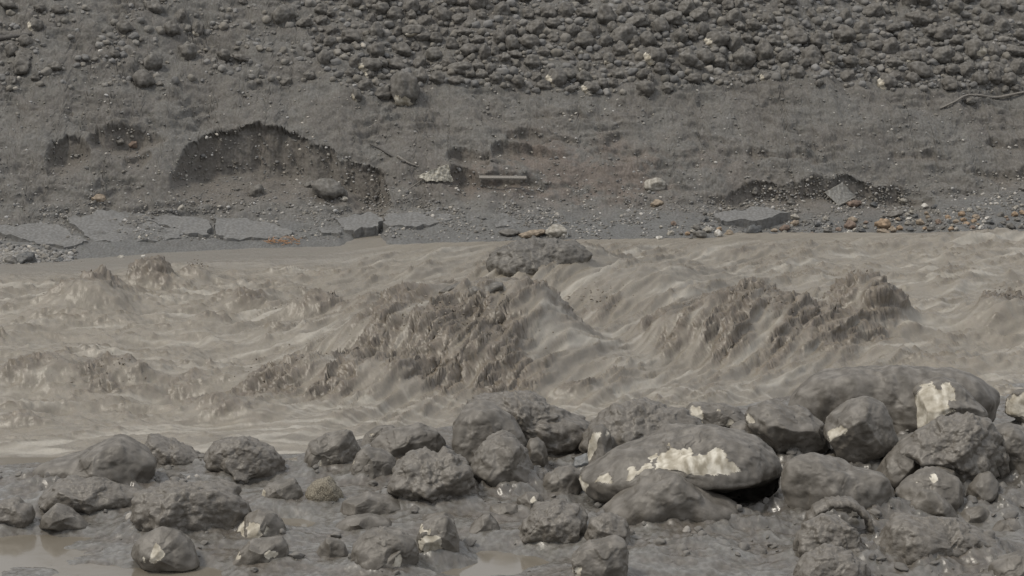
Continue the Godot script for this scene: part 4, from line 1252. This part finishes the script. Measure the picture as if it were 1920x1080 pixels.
func build_ground() -> void:
	var edge := PackedVector2Array()
	for p in [[-200, 885], [0, 876], [180, 868], [300, 856], [560, 848], [700, 820], [850, 800], [1100, 790], [1300, 772], [1400, 762], [1500, 735], [1700, 722], [1900, 722], [2200, 720]]:
		var w := on_plane(p[0], p[1], 0.0)
		edge.append(Vector2(w.x, -w.z))
	# broad mud heaps that no single boulder explains
	for q in [[1300, 1030, 0.30, 1.3, 1.2], [1420, 1000, 0.32, 0.8, 0.8], [1560, 1060, 0.3, 1.2, 1.0], [1760, 1050, 0.45, 1.8, 1.2], [1700, 850, 0.5, 2.6, 1.6], [1890, 900, 0.5, 1.2, 1.4], [1500, 820, 0.3, 1.6, 1.2], [1250, 1060, 0.25, 1.4, 0.8], [160, 900, 0.14, 1.6, 1.2], [150, 945, 0.12, 1.3, 0.9], [1900, 960, 0.5, 0.9, 0.9], [950, 870, 0.2, 1.6, 1.0], [700, 935, 0.12, 1.6, 0.8]]:
		var p := on_plane(q[0], q[1], q[2] * 0.5)
		humps.append([p.x, -p.z, q[2], q[3], q[4]])
	var basins := []
	for q in [[70, 1020, 2.3, 1.3], [250, 1085, 1.6, 0.9], [330, 1075, 1.2, 0.6], [530, 985, 0.7, 0.5], [960, 1050, 0.9, 0.6], [880, 1075, 0.9, 0.4], [480, 915, 0.5, 0.4]]:
		var p := on_plane(q[0], q[1], 0.05)
		basins.append([p.x, -p.z, q[2], q[3]])
	var cgx := int(GNX * GDX / 0.2) + 3
	var cgd := int(GND * GDD / 0.2) + 3
	var hg := PackedFloat32Array()
	hg.resize(cgx * cgd)
	for j in cgd:
		for i in cgx:
			var x := GX0 + i * 0.2
			var d := GD0 + j * 0.2
			var s := 0.0
			for h in humps:
				var u: float = (x - h[0]) / h[3]
				var v: float = (d - h[1]) / h[4]
				var e := u * u + v * v
				if e < 8.0:
					var y: float = h[2] * exp(-0.7 * e)
					s += pow(y, 4.0)
			hg[j * cgx + i] = pow(s, 0.25) if s > 0.0 else 0.0
	var n0 := noise(81, 0.35, 3)
	var n1 := noise(82, 1.1, 4)
	var n2 := noise(83, 3.4, 4)
	var n3 := noise(84, 1.6, 4, FastNoiseLite.TYPE_SIMPLEX_SMOOTH, FastNoiseLite.FRACTAL_RIDGED)
	var n4 := noise(85, 5.5, 2)
	var nl := lumps(88, 2.8)
	var nl2 := lumps(89, 7.0)
	var verts := PackedVector3Array()
	verts.resize(GNX * GND)
	var cols := PackedColorArray()
	cols.resize(GNX * GND)
	var mud := Color(0.128, 0.120, 0.109)
	var pale := Color(0.168, 0.162, 0.151)  # thin slurry on the flats, with wet sky sheen put into the colour
	var brown := Color(0.124, 0.109, 0.092)
	for i in GNX:
		var x := GX0 + i * GDX
		var ed := lut(edge, x)
		for j in GND:
			var d := GD0 + j * GDD
			var fx := (x - GX0) / 0.2
			var fd := (d - GD0) / 0.2
			var ci := int(fx)
			var cj := int(fd)
			var k2 := cj * cgx + ci
			var hump := lerpf(lerpf(hg[k2], hg[k2 + 1], fx - ci), lerpf(hg[k2 + cgx], hg[k2 + cgx + 1], fx - ci), fd - cj)
			var basin := 0.0
			for q in basins:
				var bu: float = (x - q[0]) / q[2]
				var bv: float = (d - q[1]) / q[3]
				var be := bu * bu + bv * bv
				if be < 5.0: basin += 0.16 * exp(-be * be)
			var flat := 1.0 - smoothstep(0.15, 0.42, hump)
			var big := n0.get_noise_2d(x * 0.7, d)
			var a := n1.get_noise_2d(x * 0.75, d * 1.3)
			var b := n2.get_noise_2d(x, d * 1.2)
			var y := 0.115 + big * 0.09 + hump * 0.95 - basin
			y += a * lerpf(0.20, 0.055, flat)
			y += maxf(0.0, n3.get_noise_2d(x, d * 1.4)) * lerpf(0.10, 0.02, flat)
			y += b * lerpf(0.04, 0.015, flat)
			y -= smoothstep(-0.6, 1.4, d - ed) * 0.9
			if flat > 0.3:                                  # flow terraces in the liquid mud
				var st := 0.045
				var tq := floorf(y / st) * st
				var fr := (y - tq) / st
				y = lerpf(y, tq + st * smoothstep(0.55, 1.0, fr), 0.6 * flat)
			var k := j * GNX + i
			var at := Vector3(x, y, d)
			var gd := (hg[k2 + cgx] - hg[k2]) / 0.2
			var gx := (hg[k2 + 1] - hg[k2]) / 0.2
			var out := ((-0.5 - nl.get_noise_3dv(at)) * 0.11 + (-0.5 - nl2.get_noise_3dv(at)) * 0.05 + n4.get_noise_3dv(at) * 0.03) * lerpf(1.0, 0.06, flat)
			verts[k] = Vector3(x, y, -d) + Vector3(-gx, 1.0, gd).normalized() * out
			var c := mud.lerp(pale, clampf(flat * (0.45 + a * 1.2), 0.0, 1.0)).lerp(brown, clampf(0.2 - a * 1.2 + big, 0.0, 0.7))
			c = c * (1.0 + b * 0.25)
			c.a = 1.0
			cols[k] = c
	var o := put_mesh("mud_ground", commit(verts, grid_indices(GNX, GND), cols), M.ground)
	tag(o, "wet grey mud of the near shore", "", "", "structure")
	var crumbs := []
	for k in 2600:
		var i := rng.randi() % GNX
		var j := rng.randi() % GND
		var p := verts[j * GNX + i]
		var fx := (p.x - GX0) / 0.2
		var fd := (-p.z - GD0) / 0.2
		var heap: float = hg[clampi(int(fd), 0, cgd - 1) * cgx + clampi(int(fx), 0, cgx - 1)]
		if p.y < 0.1 or rng.randf() > (0.12 if heap < 0.15 else 0.85): continue
		crumbs.append(p)
	var mm := MultiMesh.new()
	mm.transform_format = MultiMesh.TRANSFORM_3D
	mm.use_colors = true
	mm.mesh = make_stone(150, 2, 0.6)[0]
	mm.instance_count = crumbs.size()
	for k in crumbs.size():
		var sz := 0.02 + pow(rng.randf(), 2.5) * 0.11
		var bs := Basis.from_euler(Vector3(rng.randf_range(-0.6, 0.6), rng.randf() * TAU, rng.randf_range(-0.6, 0.6))) * Basis.from_scale(Vector3(sz * rng.randf_range(0.9, 1.5), sz * rng.randf_range(0.5, 0.9), sz))
		mm.set_instance_transform(k, Transform3D(bs, crumbs[k] + Vector3(0, sz * 0.1, 0)))
		var tn := rng.randf_range(0.85, 1.15) * (2.2 if rng.randf() < 0.03 else 1.0)
		mm.set_instance_color(k, Color(0.132 * tn, 0.123 * tn, 0.111 * tn))
	var co := MultiMeshInstance3D.new()
	co.name = "mud_crumbs"
	co.multimesh = mm
	co.material_override = M.stone_v
	add_child(co)
	tag(co, "mud crumbs and small stones littering the near shore between the boulders", "rubble", "", "stuff")
	var pm := PlaneMesh.new()
	pm.size = Vector2(27, 13.0)
	var pool := put_mesh("puddle_water", pm, M.puddle)
	pool.position = Vector3(0, 0.062, -41.0)
	tag(pool, "still brown puddles standing on the near mud", "", "", "structure")

# ------------------------------------------------------------------ all of it
func _ready() -> void:
	rng.seed = 4242
	var cam := Camera3D.new()
	cam.name = "camera"
	cam.fov = FOV
	cam.near = 0.5
	cam.far = 400.0
	cam.position = Vector3(0, CAM_H, 0)
	cam.rotation_degrees = Vector3(-PITCH, 0, 0)
	add_child(cam)
	cam.current = true
	var env := Environment.new()
	env.background_mode = Environment.BG_SKY
	var sky := Sky.new()
	var sm := ProceduralSkyMaterial.new()
	sm.sky_top_color = Color(0.83, 0.84, 0.86)
	sm.sky_horizon_color = Color(0.55, 0.56, 0.57)
	sm.sky_curve = 0.25
	sm.ground_horizon_color = Color(0.36, 0.35, 0.33)
	sm.ground_bottom_color = Color(0.33, 0.32, 0.30)
	sky.sky_material = sm
	env.sky = sky
	env.tonemap_mode = Environment.TONE_MAPPER_LINEAR
	env.tonemap_exposure = 1.42
	env.sdfgi_enabled = true
	env.ssao_enabled = true
	env.ssil_enabled = true
	var we := WorldEnvironment.new()
	we.name = "world_environment"
	we.environment = env
	add_child(we)
	var sun := DirectionalLight3D.new()
	sun.name = "overcast_sun"
	sun.light_energy = 0.5
	sun.light_angular_distance = 14.0
	sun.light_color = Color(1.0, 0.97, 0.92)
	sun.shadow_enabled = true
	sun.rotation_degrees = Vector3(-56, -72, 0)
	add_child(sun)
	# materials
	var fine := speckle(1, 0.02, Color(0.80, 0.79, 0.77), Color(1, 1, 1))
	var coarse_tex := speckle(2, 0.009, Color(0.70, 0.69, 0.67), Color(1, 1, 1), 7)
	var nrm := bumps_tex(3, 0.014, 10.0, 7)
	var nrm2 := bumps_tex(4, 0.01, 7.0, 6)
	M.bank = matter(Color(1, 1, 1), 0.85, fine, nrm, 0.7, 0.9, true)
	M.stone = matter(lin(0.152, 0.143, 0.130), 0.8, coarse_tex, nrm, 0.4, 1.2)
	M.stone2 = matter(lin(0.172, 0.163, 0.149), 0.8, coarse_tex, nrm, 0.4, 1.2)
	M.stone_v = matter(Color(1, 1, 1), 0.8, null, null, 0, 1, true)
	M.pale = matter(lin(0.36, 0.34, 0.30), 0.75, coarse_tex, nrm, 0.4, 1.5)
	M.white = matter(lin(0.56, 0.54, 0.50), 0.7, coarse_tex, nrm, 0.4, 1.5)
	M.tan = matter(lin(0.30, 0.245, 0.185), 0.75, coarse_tex, nrm, 0.4, 1.5)
	M.orange = matter(lin(0.35, 0.255, 0.17), 0.75, coarse_tex, nrm, 0.4, 1.5)
	M.russet = matter(lin(0.21, 0.155, 0.122), 0.75, coarse_tex, nrm, 0.4, 1.5)
	M.slate = matter(lin(0.10, 0.102, 0.102), 0.55, coarse_tex, nrm, 0.4, 1.5)
	M.slate_rock = matter(lin(0.140, 0.129, 0.113), 0.5, coarse_tex, nrm, 0.6, 1.5)
	M.plate = matter(lin(0.158, 0.156, 0.151), 0.6, fine, nrm2, 0.5, 0.7)
	M.plate_b = matter(lin(0.17, 0.175, 0.178), 0.55, fine, nrm2, 0.3, 0.7)
	M.wood = matter(lin(0.22, 0.205, 0.185), 0.8, fine, nrm, 0.5, 2.0)
	M.darkwood = matter(lin(0.08, 0.075, 0.07), 0.7, fine, nrm, 0.5, 2.0)
	M.cloth = matter(lin(0.50, 0.48, 0.42), 0.9, coarse_tex, nrm2, 0.3, 2.0)
	M.sheet = matter(lin(0.22, 0.215, 0.20), 0.7, coarse_tex, nrm2, 0.4, 2.0)
	M.reed = matter(lin(0.36, 0.20, 0.10), 0.8, null, null, 0.0, 1.0)
	M.water = matter(Color(1, 1, 1), 0.45, null, bumps_tex(5, 0.02, 6.0, 7), 0.6, 0.6, true)
	M.drops = matter(Color(1, 1, 1), 0.5, null, null, 0, 1, true)
	M.puddle = matter(lin(0.155, 0.138, 0.112), 0.12, null, bumps_tex(6, 0.008, 2.0, 3), 0.12, 0.4)
	M.mud_smooth = matter(lin(0.168, 0.153, 0.133), 0.54, coarse_tex, nrm, 0.45, 0.6)
	M.mud_clod = matter(lin(0.152, 0.138, 0.120), 0.5, fine, nrm, 1.0, 0.7)
	M.ground = matter(Color(1, 1, 1), 1.0, fine, nrm, 0.35, 0.6, true)
	M.ground.roughness_texture = speckle(10, 0.006, Color(0.22, 0.22, 0.22), Color(0.55, 0.55, 0.55), 4)
	M.bare = matter(lin(0.58, 0.545, 0.47), 0.7, speckle(7, 0.008, Color(0.66, 0.64, 0.60), Color(1, 1, 1), 7), nrm2, 0.25, 0.9)
	M.speckled = matter(lin(0.30, 0.27, 0.21), 0.8, speckle(8, 0.05, Color(0.45, 0.43, 0.40), Color(1, 1, 1), 4), nrm, 0.8, 1.2)
	# the place
	var t0 := Time.get_ticks_msec()
	build_bank()
	print("bank ", Time.get_ticks_msec() - t0)
	build_river()
	print("river ", Time.get_ticks_msec() - t0)
	build_boulders()
	print("boulders ", Time.get_ticks_msec() - t0)
	build_ground()
	print("ground ", Time.get_ticks_msec() - t0)
	build_debris()
	build_stones()
	print("stones ", Time.get_ticks_msec() - t0)
